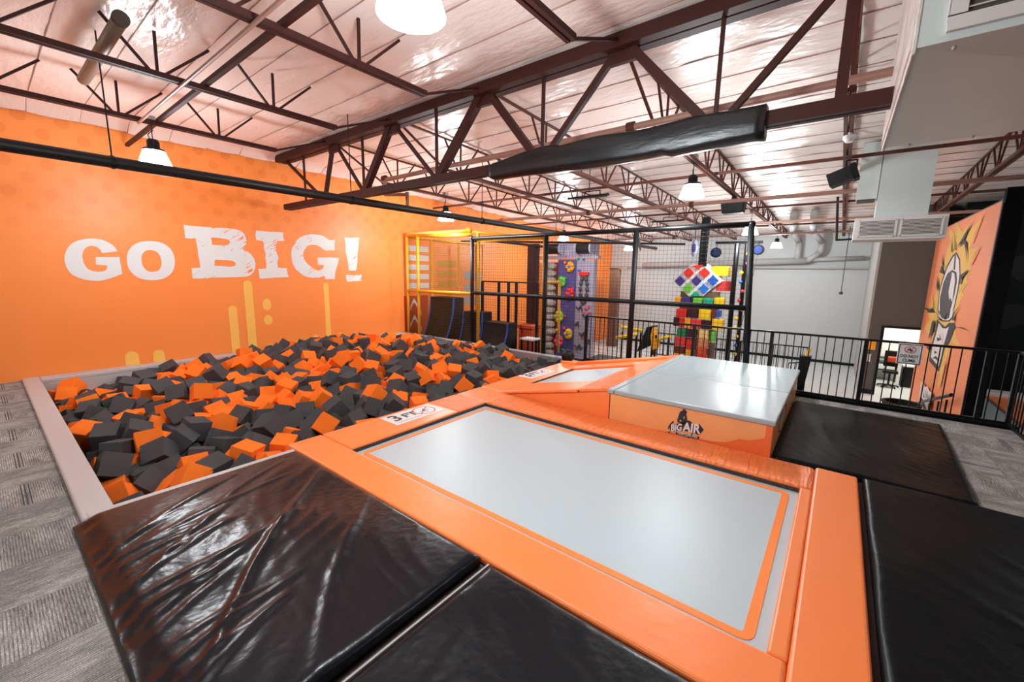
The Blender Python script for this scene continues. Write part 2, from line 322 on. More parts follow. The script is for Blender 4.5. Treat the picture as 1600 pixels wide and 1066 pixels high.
MURAL = [('yellow', [(16.607, 0.783), (16.564, 1.127), (16.198, 1.345), (16.146, 1.478), (15.979, 1.677), (15.943, 1.997), (16.175, 2.319), (15.519, 2.424), (15.533, 2.607), (15.282, 2.832), (15.803, 3.232), (14.863, 3.004), (14.987, 3.3), (14.076, 2.994), (13.094, 3.156), (13.392, 2.937), (12.229, 3.132), (12.96, 2.729), (12.903, 2.53), (12.18, 2.538), (12.766, 2.23), (12.478, 2.127), (12.802, 1.885), (12.487, 1.887), (12.943, 1.656), (12.664, 1.589), (12.907, 1.479), (13.146, 1.208), (13.131, 1.051), (13.071, 0.973), (12.692, 0.695), (12.239, 0.609), (12.557, 0.542), (13.116, 0.559), (13.244, 0.062), (13.293, -0.376), (13.36, -0.639), (13.533, -0.298), (13.93, -0.242), (15.087, -0.236), (15.818, -0.169), (15.484, 0.132), (15.282, 0.334), (16.815, 0.503), (16.189, 0.783), (16.624, 0.975), (16.524, 1.094)]), ('ink', [(14.851, 0.9), (15.338, 1.131), (15.563, 1.528), (15.477, 1.872), (15.182, 2.233), (14.673, 2.48), (14.257, 2.546), (13.72, 2.361), (13.408, 2.039), (13.295, 1.726), (13.353, 1.302), (13.601, 0.998), (13.314, 1.247), (13.297, 1.072), (13.627, 0.956), (14.365, 0.896), (15.12, 0.936), (15.463, 1.085)]), ('white', [(14.746, 0.926), (15.207, 1.139), (15.446, 1.532), (15.331, 1.857), (15.029, 2.201), (14.561, 2.433), (14.288, 2.506), (13.822, 2.338), (13.504, 2.04), (13.414, 1.724), (13.45, 1.296), (13.678, 1.009), (13.474, 1.237), (13.442, 1.076), (13.723, 0.979), (14.316, 0.932), (14.962, 0.965), (15.281, 1.096)]), ('ink', [(14.96, 1.093), (15.258, 1.445), (15.175, 1.813), (14.859, 2.051), (14.358, 2.131), (13.84, 2.07), (13.612, 1.881), (13.605, 1.586), (13.725, 1.281), (13.897, 1.02), (14.264, 0.946), (13.722, 1.223), (13.733, 1.039), (14.092, 0.956), (14.613, 0.974), (15.139, 1.105)]), ('visor', [(14.806, 1.103), (15.146, 1.449), (15.082, 1.799), (14.757, 2.021), (14.328, 2.097), (13.958, 2.057), (13.738, 1.88), (13.731, 1.582), (13.854, 1.274), (14.055, 1.037), (14.351, 0.957), (13.835, 1.216), (13.832, 1.047), (14.114, 0.98), (14.563, 0.994), (15.0, 1.113)]), ('white', [(14.312, 2.08), (14.038, 2.044), (13.814, 1.88), (13.753, 1.636), (13.667, 1.394), (13.984, 1.491), (14.068, 1.432), (14.314, 1.622), (14.295, 1.878)]), ('ink', [(14.198, 2.135), (14.386, 2.496), (14.248, 2.49), (14.064, 2.133)]), ('ink', [(15.088, 0.905), (15.087, 0.529), (15.299, 0.156), (15.155, -0.211), (13.756, -0.244), (13.656, -0.005), (13.611, 0.283), (13.404, 0.554), (13.157, 0.76), (12.852, 0.877), (13.071, 0.973), (13.601, 0.928), (13.949, 0.805), (14.656, 0.839)]), ('white', [(14.789, 0.828), (14.883, 0.516), (15.052, 0.153), (15.003, -0.083), (13.864, -0.134), (13.763, 0.105), (13.762, 0.356), (13.619, 0.621), (13.523, 0.844), (13.836, 0.769), (14.222, 0.748)]), ('ink', [(13.584, 0.747), (13.388, 0.857), (12.999, 0.892), (13.006, 0.747), (13.221, 0.516), (13.413, 0.402)]), ('ink', [(14.419, 0.599), (14.148, 0.499), (14.317, 0.496)]), ('ink', [(14.653, 0.474), (13.984, 0.502), (14.563, 0.385)]), ('ink', [(14.681, 0.135), (14.235, 0.148), (14.605, 0.062)]), ('ink', [(14.748, -0.078), (14.398, 0.042), (13.854, 0.027), (13.917, -0.047), (14.34, -0.016)]), ('ink', [(13.987, 0.676), (13.834, 0.347), (13.882, 0.498)]), ('ink', [(15.789, 2.278), (15.416, 2.147), (15.139, 2.024), (15.862, 2.091)]), ('ink', [(17.832, 1.058), (15.745, 1.091), (15.497, 1.027), (16.656, 1.019)]), ('ink', [(15.896, 2.562), (15.364, 2.177), (15.734, 2.307)]), ('ink', [(14.87, 3.09), (14.269, 2.574), (14.405, 2.608)]), ('ink', [(15.16, 2.941), (14.608, 2.562), (14.753, 2.569)]), ('ink', [(13.107, 3.109), (13.534, 2.769), (14.155, 2.65), (13.804, 2.814)]), ('ink', [(14.063, 2.617), (13.534, 2.769), (13.254, 2.699), (12.819, 2.232), (13.139, 2.492), (13.489, 2.715)]), ('ink', [(12.571, 2.117), (13.135, 1.883), (13.339, 1.986), (12.947, 2.06)]), ('ink', [(12.415, 1.923), (12.964, 1.681), (13.069, 1.602), (12.807, 1.76)]), ('ink', [(12.619, 1.404), (13.124, 1.183), (13.175, 1.101), (12.961, 1.271)]), ('ink', [(16.032, 1.997), (15.546, 1.685), (15.624, 1.589), (15.901, 1.742)]), ('ink', [(13.265, 1.831), (12.995, 1.985), (13.071, 1.807)]), ('ink', [(12.864, 0.891), (12.181, 0.962), (11.614, 0.944), (12.273, 0.932)]), ('ink', [(13.216, 1.136), (12.845, 1.317), (13.088, 1.145), (12.969, 1.01), (13.272, 1.044)]), ('ink', [(16.486, 1.059), (15.735, 1.156), (16.002, 1.015), (16.517, 0.982)]), ('ink', [(15.565, 0.798), (15.232, 0.859), (15.152, 0.591), (15.655, 0.29)]), ('ink', [(15.217, 0.272), (15.201, 0.063), (15.639, 0.075)]), ('yellow', [(12.343, 3.168), (12.276, 3.138), (12.685, 2.638), (12.791, 2.645)]), ('yellow', [(12.095, 2.545), (12.039, 2.53), (12.436, 2.198), (12.557, 2.225)]), ('yellow', [(16.399, 1.537), (15.824, 1.167), (16.002, 1.158)]), ('yellow', [(16.682, 1.427), (16.185, 1.148), (16.278, 1.143)]), ('yellow', [(15.318, -0.814), (15.013, -0.788), (14.997, -0.999), (15.268, -1.058)]), ('yellow', [(13.244, 0.062), (13.049, 0.093), (13.192, -0.479), (13.327, -0.507)]), ('white', [(15.466, -0.825), (15.013, -0.788), (14.83, -0.856), (14.523, -0.757), (14.117, -0.806), (13.758, -0.759), (13.695, -0.907), (13.669, -1.194), (14.136, -1.298), (14.671, -1.384), (15.21, -1.411), (15.421, -1.129)]), ('ink', [(14.924, -1.161), (14.208, -1.232), (13.967, -1.271), (14.39, -1.347), (15.252, -1.274)]), ('ink', [(14.628, -0.848), (14.348, -0.993), (14.386, -1.07)]), ('ink', [(14.306, -0.847), (14.039, -0.988), (14.119, -1.058)]), ('ink', [(13.999, -0.846), (13.787, -0.994), (13.865, -1.079)]), ('ink', [(14.839, -0.964), (14.581, -1.081), (14.716, -1.112)])]
LOGO = [('navy', [(1.288, 0.355), (1.278, 0.371), (1.255, 0.385), (1.259, 0.364), (1.237, 0.357), (1.238, 0.334), (1.245, 0.324), (1.232, 0.292), (1.227, 0.259), (1.235, 0.233), (1.242, 0.214), (1.265, 0.197), (1.298, 0.204), (1.33, 0.202), (1.335, 0.233), (1.327, 0.27), (1.317, 0.319), (1.308, 0.339)]), ('navy', [(1.411, 0.137), (1.376, 0.158), (1.334, 0.186), (1.292, 0.202), (1.255, 0.217), (1.221, 0.254), (1.189, 0.25), (1.15, 0.219), (1.095, 0.221), (1.095, 0.244), (1.041, 0.181), (1.075, 0.129), (1.099, 0.105), (1.12, 0.117), (1.179, 0.125), (1.237, 0.119), (1.312, 0.103), (1.365, 0.083), (1.406, 0.07)]), ('navy', [(1.34, 0.081), (1.202, 0.087), (1.082, 0.092), (1.082, 0.058), (1.2, 0.055), (1.338, 0.054)]), ('orange', [(1.309, 0.239), (1.3, 0.238), (1.283, 0.228), (1.304, 0.22)]), ('orange', [(1.268, 0.29), (1.259, 0.295), (1.255, 0.263), (1.263, 0.256)]), ('navy', [(1.301, -0.014), (1.323, -0.015), (1.344, -0.012), (1.364, -0.007), (1.382, 0.002), (1.398, 0.013), (1.411, 0.027), (1.421, 0.043), (1.428, 0.062), (1.412, 0.069), (1.406, 0.053), (1.397, 0.038), (1.385, 0.026), (1.371, 0.016), (1.355, 0.008), (1.337, 0.004), (1.319, 0.002), (1.299, 0.002)]), ('navy', [(1.433, 0.096), (1.431, 0.111), (1.428, 0.126), (1.424, 0.141), (1.417, 0.155), (1.409, 0.169), (1.4, 0.183), (1.389, 0.196), (1.377, 0.208), (1.367, 0.197), (1.378, 0.187), (1.387, 0.175), (1.395, 0.163), (1.402, 0.151), (1.408, 0.138), (1.412, 0.125), (1.415, 0.112), (1.416, 0.099)]), ('navy', [(1.149, 0.111), (1.155, 0.095), (1.162, 0.08), (1.171, 0.065), (1.182, 0.051), (1.194, 0.038), (1.208, 0.025), (1.223, 0.015), (1.239, 0.005), (1.244, 0.019), (1.23, 0.028), (1.217, 0.037), (1.205, 0.048), (1.194, 0.059), (1.184, 0.072), (1.176, 0.085), (1.169, 0.099), (1.164, 0.113)])]
LOGOTXT = [[(1.401, 0.077)], [(1.277, 0.118)], [(1.261, 0.119)], [(1.072, 0.13)], [(1.325, 0.061)], [(1.095, 0.066)]]
HEAD = [(4.334, 1.741), (4.11, 1.975), (3.808, 2.248), (3.427, 2.277), (3.097, 1.973), (2.863, 1.754), (3.129, 1.548), (3.384, 1.271), (3.799, 1.236), (4.103, 1.5)]
FACETS = [('red', [(4.066, 1.981), (3.882, 2.188), (3.668, 1.986), (3.849, 1.779)]), ('red', [(3.58, 1.987), (3.405, 2.189), (3.2, 1.992), (3.371, 1.789)]), ('indigo', [(4.304, 1.72), (4.126, 1.92), (3.921, 1.729), (4.096, 1.528)]), ('indigo', [(3.798, 1.732), (3.629, 1.927), (3.432, 1.741), (3.598, 1.545)]), ('blue', [(3.315, 1.755), (3.145, 1.958), (2.944, 1.764), (3.111, 1.561)]), ('green', [(4.044, 1.481), (3.87, 1.681), (3.668, 1.494), (3.839, 1.293)]), ('azure', [(3.556, 1.489), (3.391, 1.685), (3.197, 1.502), (3.359, 1.305)]), ('teal', [(3.612, 1.436), (3.431, 1.263), (3.799, 1.236)]), ('red', [(3.806, 2.224), (3.425, 2.254), (3.564, 2.071), (3.663, 2.129)])]
CELLS = [(4.035, 4.231, 1.014, 1.209, 'amber'), (3.753, 4.019, 1.01, 1.207, 'indigo'), (3.392, 3.664, 1.015, 1.21, 'green'), (3.076, 3.358, 1.018, 1.21, 'teal'), (2.771, 3.046, 1.006, 1.24, 'yellow'), (3.84, 4.155, 0.548, 0.833, 'red'), (3.475, 3.772, 0.562, 0.841, 'maroon'), (3.108, 3.456, 0.541, 0.857, 'yellow'), (2.951, 3.087, 0.6, 0.846, 'brown'), (2.844, 2.95, 0.626, 0.854, 'blue'), (4.037, 4.22, 0.257, 0.553, 'maroon'), (3.868, 4.034, 0.226, 0.52, 'red'), (3.683, 3.861, 0.227, 0.534, 'amber'), (3.356, 3.675, 0.229, 0.53, 'crimson'), (3.073, 3.339, 0.239, 0.523, 'maroon'), (2.736, 3.043, 0.243, 0.58, 'yellow'), (3.797, 4.08, -0.08, 0.182, 'darkgreen'), (3.496, 3.785, -0.065, 0.195, 'maroon'), (3.12, 3.428, -0.042, 0.216, 'cream'), (2.941, 3.066, -0.154, 0.187, 'green'), (3.804, 4.14, -0.376, -0.071, 'crimson'), (3.492, 3.757, -0.472, -0.147, 'red'), (3.108, 3.428, -0.353, -0.058, 'tan'), (3.814, 4.128, -0.64, -0.389, 'brown'), (3.494, 3.761, -0.744, -0.476, 'amber'), (3.129, 3.427, -0.604, -0.352, 'vermilion'), (3.791, 4.097, -0.921, -0.626, 'amber'), (3.109, 3.406, -0.853, -0.597, 'red')]
NVIS = 481
CUBES = [
2283,632,5650,-120,23,-50,68,47,1958,1024,5692,-126,1,-76,-49,-40,1660,1089,4894,-201,1,57,67,-44,1610,744,6730,-115,27,48,-47,-67,1561,2029,5370,-14,9,-34,72,58,1436,838,5329,-299,55,-57,3,-60,1273,1333,5018,-212,77,-60,-14,6,1253,1241,5849,-77,10,89,-24,35,1220,606,7005,-116,16,62,-43,62,1213,1614,4958,-133,35,-52,30,71,
1110,761,6090,-122,59,-30,71,21,1107,1443,6043,-51,55,48,-37,-56,1085,1450,6665,-17,92,-33,-16,-8,1045,2528,4981,-54,21,31,45,-80,1009,1890,7395,41,41,-65,-54,-31,1004,997,6629,-121,4,61,-73,-28,998,606,5188,-317,32,-80,-22,44,965,991,5955,-67,89,43,-2,-2,947,2030,5021,-201,73,-56,28,-21,937,1778,6225,-152,52,-69,-46,-16,
924,2936,5444,-33,94,3,-30,-11,905,1670,7653,10,17,-20,-37,88,885,1083,7968,-108,49,-55,-18,63,878,1609,5589,-219,54,29,63,-47,821,2362,8348,90,50,-74,-42,11,790,3564,4997,-45,61,62,-46,10,751,3294,5061,-21,81,-24,-50,-13,724,2043,6280,-127,15,-90,-17,-33,718,1063,5481,-293,23,60,-65,38,693,2944,5855,14,73,-57,30,17,
678,1625,8183,17,77,15,54,26,678,3548,5434,22,72,54,30,-27,676,2876,4931,-112,53,-25,18,77,665,676,9669,-198,6,-11,-90,-40,632,797,8243,-149,81,-52,6,-24,630,2423,5665,-160,27,-72,-30,55,617,1437,8456,-80,63,-44,-44,-45,610,606,5469,-321,14,10,97,-3,609,772,9914,-113,5,-34,-81,46,602,2837,6751,21,18,69,-42,55,
587,1336,8956,-29,72,-44,-38,36,581,830,5621,-304,0,97,19,7,574,1501,4719,-197,3,35,-30,-88,571,4035,5526,-4,52,-74,15,37,571,2892,8640,122,2,-47,69,53,565,3495,6588,53,26,-5,-92,26,560,1211,5259,-241,63,-24,28,67,555,2302,5027,-198,11,-76,-34,-52,549,4093,7367,191,44,-45,18,-74,547,2279,9033,6,1,83,34,-42,
546,2667,5777,-113,55,12,-70,-42,544,1613,5922,-226,40,28,43,-74,542,4675,5511,49,26,-42,-31,80,539,3689,6356,47,60,-3,-6,78,536,3188,8505,121,9,-18,53,81,508,810,7644,-202,89,4,-31,-31,487,803,7972,-156,21,14,-58,77,486,1001,5114,-334,92,-1,-32,-15,482,2779,6066,-37,11,-95,8,26,478,1335,5501,-233,75,62,-3,-19,
478,1569,9215,4,46,65,-25,-53,473,633,4894,-346,79,16,57,2,467,3948,4862,-137,11,-97,18,0,466,4863,4799,-2,27,-88,-29,24,463,1795,5156,-180,7,-76,41,-47,462,1023,6978,-103,30,53,-78,-4,460,3836,5952,43,28,-16,-12,-93,460,2116,10014,-41,84,20,48,7,452,1894,6795,-151,16,-60,-73,-25,447,5386,5083,-31,57,-38,-46,-55,
439,4488,5706,14,78,5,-19,58,424,1850,5726,-194,62,-56,52,16,419,6322,4993,-60,26,18,-25,-91,413,1222,6770,-178,74,32,-1,58,409,4628,5016,-65,34,85,-27,-28,408,4309,7045,111,38,-2,-38,-83,407,1697,6978,-110,23,96,1,2,406,2444,5933,-119,21,45,75,41,392,2205,6062,-139,63,-15,74,-12,388,1421,7644,-169,66,22,-48,52,
383,5207,5407,77,20,-89,39,0,380,1448,7078,-68,11,-70,-35,-59,378,4526,6200,41,0,-82,1,56,377,2732,6525,-90,19,68,65,24,375,1925,7734,57,62,20,-72,-19,369,2319,7648,-96,92,24,-8,28,360,2458,6583,-132,4,41,88,18,360,4965,5525,106,25,79,37,-38,357,2517,7462,-91,72,27,-62,5,357,4399,6792,70,75,-13,50,39,
349,4393,5495,-129,64,-51,-36,-43,347,4779,6274,109,27,-9,-41,85,337,2627,6888,-83,19,55,-41,-69,335,5571,5336,40,12,-11,62,75,334,2474,5243,-191,88,34,-15,-27,333,4312,4922,-90,45,46,-75,-5,332,1317,8067,-205,69,-43,32,-46,332,3247,5702,-129,8,59,-48,-63,324,2652,9844,52,41,-34,-83,-9,318,2580,7175,-86,9,-25,93,-19,
313,4485,9060,168,54,6,17,-81,309,5882,5291,47,7,46,-78,-39,307,3662,7912,4,29,-40,-25,82,300,5668,7604,197,3,-61,69,-36,299,5375,6547,124,75,-64,1,12,297,2198,6503,-129,72,-66,17,10,297,2723,5520,-183,50,66,52,-13,296,1065,8264,-108,1,79,-15,-57,292,2561,7763,-47,74,-6,43,49,290,2317,7274,-175,70,20,14,-66,
289,4292,7996,183,16,76,61,-3,287,4701,7188,161,41,-1,-56,70,279,1076,7593,-232,9,23,-64,-71,279,3334,9816,106,79,60,2,-3,279,6063,6084,79,77,21,-31,-49,278,1713,4506,-185,32,-61,-71,-5,273,4848,5311,-14,70,-29,-43,46,272,6528,4800,-83,57,-8,22,-78,271,3407,5927,-84,30,18,29,-88,268,3331,5320,-97,75,-55,33,2,
268,2772,7373,-61,7,29,-54,77,266,3011,7254,-8,35,67,61,-17,266,3143,7020,-48,61,-7,-13,77,266,5640,4877,-108,28,55,-7,77,262,3557,8720,61,14,-15,-78,-57,262,4033,8473,88,58,-42,-24,-64,259,3478,6381,-123,38,-4,47,78,258,1345,6533,-230,42,39,64,-49,258,702,6582,-339,24,-37,54,-71,257,3906,5325,-135,75,-46,-36,26,
255,3820,6653,71,79,-47,-34,14,255,860,8994,-171,16,-7,67,71,253,5609,8908,171,40,-38,55,-61,252,824,8624,-156,68,-9,-25,-67,251,2361,6285,-130,20,-62,68,-32,249,2999,8393,-46,3,-82,-34,-43,246,1929,6526,-169,29,8,7,-94,243,3163,8104,-46,69,10,6,-70,242,7569,4747,-84,12,73,4,-66,242,4783,6621,63,97,-2,-13,12,
239,3341,7798,-36,26,66,40,57,239,2010,7065,-163,4,9,-87,46,238,4093,4626,-113,43,-29,80,-27,236,3814,8632,63,63,59,20,-45,236,5530,5751,120,16,58,-76,-20,235,4819,9080,181,11,69,-68,-17,233,6101,7147,141,51,-45,72,8,231,2165,6773,-153,17,62,-59,-46,230,2115,9367,-118,66,-6,63,38,227,2093,7423,-137,42,-46,77,-1,
227,606,8999,-304,13,-3,-76,-62,227,5038,5118,-38,49,-40,-75,11,223,7665,5088,-82,71,18,-67,4,223,5080,6827,127,24,7,95,-11,222,4195,6505,-5,69,12,-50,50,221,4967,6096,27,81,-45,-20,28,215,3583,6135,-71,16,1,-82,-53,214,7293,5817,-29,33,-28,49,74,212,6590,5628,8,52,54,35,-54,211,2782,9032,40,24,11,-19,-93,
209,3004,6521,-76,55,44,25,-65,208,3905,8035,23,43,12,31,-83,206,1319,8694,-139,45,61,-56,32,205,4257,5845,-21,19,53,-60,54,204,7694,6317,31,7,-52,24,-80,203,1128,9631,-248,30,-83,26,-37,202,3333,6735,-108,96,15,-6,-17,197,6748,8492,93,36,-65,-49,-43,197,5845,5056,-84,63,53,51,19,194,2415,9608,9,52,-64,51,20,
193,2206,5286,-203,22,-20,0,-94,192,4971,7162,79,21,53,17,-79,192,3516,5678,-97,5,-52,-84,-3,191,1763,4764,-256,17,-83,-41,-31,187,2594,8297,-79,8,-68,-21,68,186,2657,6274,-162,32,71,-54,-27,185,3955,9759,97,38,48,-76,-18,185,3282,7253,-30,81,13,-12,-54,183,5642,6389,74,16,-4,65,73,183,3416,6987,-48,48,-15,-7,-85,
181,6025,9136,190,51,6,10,84,180,3320,4860,-203,83,45,7,-28,179,6096,5160,-71,79,-50,-24,24,178,4304,9370,128,28,69,16,64,177,4190,9879,164,71,-47,-9,50,176,1027,9266,-227,12,-94,24,12,176,3407,8446,-26,43,22,-86,-6,174,5295,7843,81,62,42,-65,-2,173,3713,7433,1,18,-50,-51,-66,171,606,8066,-317,0,94,-18,-23,
171,2901,4627,-162,59,-50,-46,40,170,7694,6753,-22,26,45,-23,81,169,606,9434,-317,64,64,-35,-19,169,5206,9461,170,9,60,-78,5,168,7472,5425,-154,11,-31,-74,-58,164,606,10044,-286,7,88,-42,-16,163,606,8338,-318,14,78,-37,47,161,3707,9598,49,54,26,45,65,159,7059,7746,31,16,-73,4,64,159,4607,5327,-139,2,-57,32,74,
159,1660,6649,-188,2,61,4,-78,159,5474,6801,129,31,-2,-86,38,158,2792,7915,-65,7,17,-52,82,157,5547,8476,64,87,-27,-38,12,155,5378,4859,-185,58,-29,70,-27,155,1559,8814,-92,52,13,32,-77,154,6474,5873,32,75,25,21,-55,154,3057,7855,-80,39,35,-82,-17,154,2393,6958,-205,81,-49,-8,28,154,4329,8350,119,63,-62,-18,-41,
153,7694,7020,32,25,42,-7,86,153,1109,8525,-176,87,-46,-2,13,150,606,8610,-319,18,-42,-42,78,150,3113,8813,159,42,69,20,-54,148,1858,5417,-220,94,2,9,-30,146,1576,7991,-170,21,-73,-23,-59,146,7277,7173,30,15,-83,-51,7,145,1328,5776,-324,61,39,11,-67,142,3550,7223,-61,5,-51,-2,-85,141,769,9217,-297,5,-44,66,-59,
141,4365,7662,169,14,-17,-49,83,140,2758,8514,-83,20,-68,-61,-33,136,4675,8308,141,68,-24,50,-46,135,3998,9208,109,49,52,-63,-27,134,1923,8902,-129,30,90,-28,1,134,5161,8862,113,30,-3,-94,-13,134,4165,5141,-163,84,-2,24,47,133,6384,8985,97,87,21,41,10,130,849,5892,-290,91,-12,-25,27,129,3846,8902,59,36,-67,63,6,
129,4984,7823,63,90,33,10,22,129,4112,8848,84,31,51,67,-42,128,5272,6022,52,23,24,-37,-86,127,7159,6517,-27,29,-21,84,38,124,3576,10044,62,84,-23,39,-26,124,7475,6202,-82,65,12,36,64,122,6210,5889,-36,79,-25,23,48,122,6751,7014,28,49,-13,58,62,121,6736,4626,-109,93,-33,-1,-10,120,4761,7989,83,56,41,-58,41,
120,5242,7155,112,9,-1,-48,86,118,6475,7080,-27,83,32,-3,44,117,5091,6458,78,53,-42,-72,-7,117,6724,8190,72,71,4,63,-27,116,3892,7662,-14,59,-60,52,-6,115,7216,5056,-179,55,-81,0,-12,113,606,6137,-340,3,21,-29,92,111,2629,4632,-156,10,-12,-75,-63,111,3773,8270,-3,82,11,-11,-53,107,2038,4649,-202,77,60,9,-16,
106,3430,7481,-24,19,-57,11,78,105,5562,9759,123,62,-9,63,44,103,1151,9024,-217,67,42,47,37,102,2931,9774,-80,34,-52,30,-71,101,3811,7156,-27,68,42,-50,-30,99,1866,10044,-148,36,60,-19,-67,98,4365,4626,-119,53,-69,-26,40,97,2842,5280,-228,33,-85,-3,-39,97,2285,7921,-109,55,39,61,40,96,6705,5418,-118,36,47,-68,42,
96,1848,9390,-167,55,-1,43,70,95,5835,8582,119,40,0,50,-75,95,2225,9767,-112,61,-53,-2,-56,95,606,7423,-213,4,-85,-34,-38,94,4610,6899,-64,62,-39,-17,64,94,2803,7642,-74,40,-19,15,87,93,3081,5093,-187,60,47,21,59,91,4852,9374,191,6,-29,77,55,91,3583,8990,61,22,57,76,15,90,3134,5461,-220,95,25,5,-13,
90,4408,6612,-135,7,-57,50,63,89,3184,4626,-182,47,9,57,-65,89,6308,5600,-39,17,86,-21,-40,88,7694,8933,-39,4,-95,9,-25,86,5628,7111,92,78,-51,-30,-15,85,5516,8053,109,45,17,79,-35,84,1241,7816,-278,29,20,-61,-69,84,5203,5729,99,33,-14,34,86,82,6988,5204,-169,54,13,-75,31,82,1624,7463,-180,28,-1,-44,-84,
82,1966,9670,-161,13,-73,-9,-65,80,2329,8188,-129,44,-47,53,53,79,7115,6870,-40,2,55,13,-81,77,7352,9109,26,47,16,81,27,76,6515,6150,-33,40,27,40,-77,76,687,6872,-339,16,15,-56,79,76,6891,6471,-33,46,67,51,22,74,5818,9435,132,55,-25,-38,69,74,904,9774,-305,58,-59,-54,-11,73,3872,5089,-266,57,-34,-5,73,
71,5756,8217,105,17,12,-74,62,71,6851,9576,58,26,-82,-36,-33,71,2488,9361,-78,33,76,-27,-46,71,3145,5995,-105,35,87,-6,30,70,7374,7425,-1,66,-29,-22,-64,70,1452,10044,-210,30,-45,60,57,69,6876,7955,50,62,45,23,-58,68,6740,7666,9,48,75,-36,25,67,4052,5999,-115,43,-83,-8,32,67,5574,9348,49,87,-11,27,37,
66,6960,5702,-61,39,63,13,-65,64,1815,7270,-189,36,77,-50,-5,63,5887,4823,-218,92,31,12,-18,63,4220,8138,-31,47,76,20,38,63,6493,6782,8,45,-19,75,43,62,4590,7709,28,86,-30,-39,-6,62,3431,8057,-34,27,-4,50,-81,62,7097,9204,41,47,12,36,78,61,6291,7666,77,65,-20,12,71,61,4697,4626,-180,5,-76,-61,-15,
60,5424,6241,1,54,-79,8,26,60,6100,7474,57,34,70,61,10,59,2698,9636,-114,16,-71,45,-50,58,6104,6577,-35,58,-16,-32,-72,58,5812,7951,98,75,-41,-44,24,58,6460,9246,111,84,22,45,14,58,6369,8614,86,26,-33,-46,77,56,4577,9384,142,69,-7,47,-52,55,606,7176,-327,48,13,62,59,54,2838,8180,-104,54,71,34,-25,
53,5382,10001,111,52,2,-84,9,53,4567,8550,94,12,-30,86,38,52,6310,5330,-75,11,64,-75,4,52,7194,5601,-202,86,-19,-46,1,52,7579,8434,-56,34,29,37,80,52,5241,4626,-165,30,-34,-87,16,51,4232,7808,-13,75,-51,-38,-9,50,6728,8758,50,87,-16,44,-9,50,1164,6330,-254,11,-14,97,0,49,4914,8217,46,41,5,63,-64,
49,4356,9674,110,44,24,72,-46,48,6356,6482,9,20,-28,-89,27,47,5846,9723,107,43,60,-66,2,47,1387,7306,-204,27,-15,94,-4,46,4630,9921,88,21,10,-95,-18,45,1771,8426,-100,7,-25,95,12,44,5229,8629,-22,69,32,14,-62,43,7116,7492,-52,2,-58,-14,79,43,5731,9149,144,31,-68,-38,52,42,7622,8090,-100,8,24,-6,-96,
39,5405,8838,-4,44,-8,-28,-84,39,4152,5407,-218,20,76,9,60,38,7599,7748,-40,49,80,-19,27,38,1979,6079,-316,28,16,83,43,38,5556,7786,34,53,40,-37,-63,38,6294,7288,16,37,57,70,17,38,5237,7521,31,58,-59,28,-46,38,2547,8030,-94,12,-12,96,-19,37,7110,9475,21,79,56,19,9,37,7423,4897,-257,38,-29,-80,-35,
37,3930,10037,22,74,56,24,-25,36,3928,6437,-53,60,-48,62,2,36,1255,9869,-281,72,52,-41,-14,36,6620,6456,-45,23,26,71,-59,36,7450,5690,-212,21,55,74,29,35,5509,9089,0,36,46,-3,-80,34,4632,9650,121,28,-57,75,-11,34,1245,6071,-234,37,-13,90,11,34,3981,7366,-57,67,69,-21,11,34,5879,7052,10,63,-69,1,-32,
33,1547,5168,-292,23,-19,89,32,33,7640,7478,-22,97,-18,-1,8,33,3185,9944,-90,11,23,5,-96,33,606,5787,-353,67,38,-16,-60,33,5658,10019,108,24,50,-74,36,32,2988,6226,-107,22,0,-62,-74,32,4967,10044,98,73,-17,28,59,30,7345,6413,-196,16,-25,44,84,30,6042,8095,124,79,-45,36,18,30,7227,5325,-218,71,24,31,56,
29,7524,7210,-77,83,6,-41,-36,29,4932,9675,119,80,4,-39,44,29,1235,7083,-237,41,-23,-76,-42,28,4974,8658,66,52,-22,-81,-9,28,7245,8318,-22,18,-94,-7,-26,27,3936,5753,-114,64,70,28,-8,27,5561,4626,-178,34,47,9,80,27,3755,5550,-110,2,32,39,85,26,7036,7126,-87,80,45,-33,15,26,2126,5803,-160,81,53,-14,13,
26,4259,7283,-9,21,65,51,51,26,7469,6887,-97,25,66,-22,-66,25,1510,6201,-262,68,-25,-6,67,25,7587,9217,-63,49,38,-28,72,25,5932,6786,-8,64,58,-44,18,25,6151,6944,-34,40,-26,9,-87,24,6205,9948,89,30,77,-10,53,24,3688,4848,-236,80,-17,22,-51,21,1942,8630,-154,23,-28,70,-60,20,3670,5892,-164,13,57,58,-55,
19,972,7341,-247,74,56,10,32,19,6954,5471,-206,37,37,-77,33,17,2776,8785,-77,14,-31,-76,-53,17,5996,5716,-70,30,-29,86,25,17,5992,6313,-53,82,-52,19,-1,17,4337,6086,-119,43,-17,55,-68,16,7694,5844,-229,2,36,-77,51,16,1055,5747,-391,56,35,66,-31,16,6212,8309,63,4,-54,-30,-77,16,3176,9657,-51,16,72,-61,26,
16,3844,4626,-222,88,-2,38,24,16,1289,4789,-352,78,-37,-6,-48,15,3430,5118,-249,35,77,-18,49,15,6495,7483,17,45,29,-44,-70,15,4418,6342,-164,72,46,31,40,14,6131,9686,101,32,26,2,90,14,7009,8948,21,25,29,77,-49,14,4775,4878,-247,51,-25,-80,-14,14,3883,6894,-38,41,-36,80,-22,13,4766,7119,-95,13,-58,-58,-54,
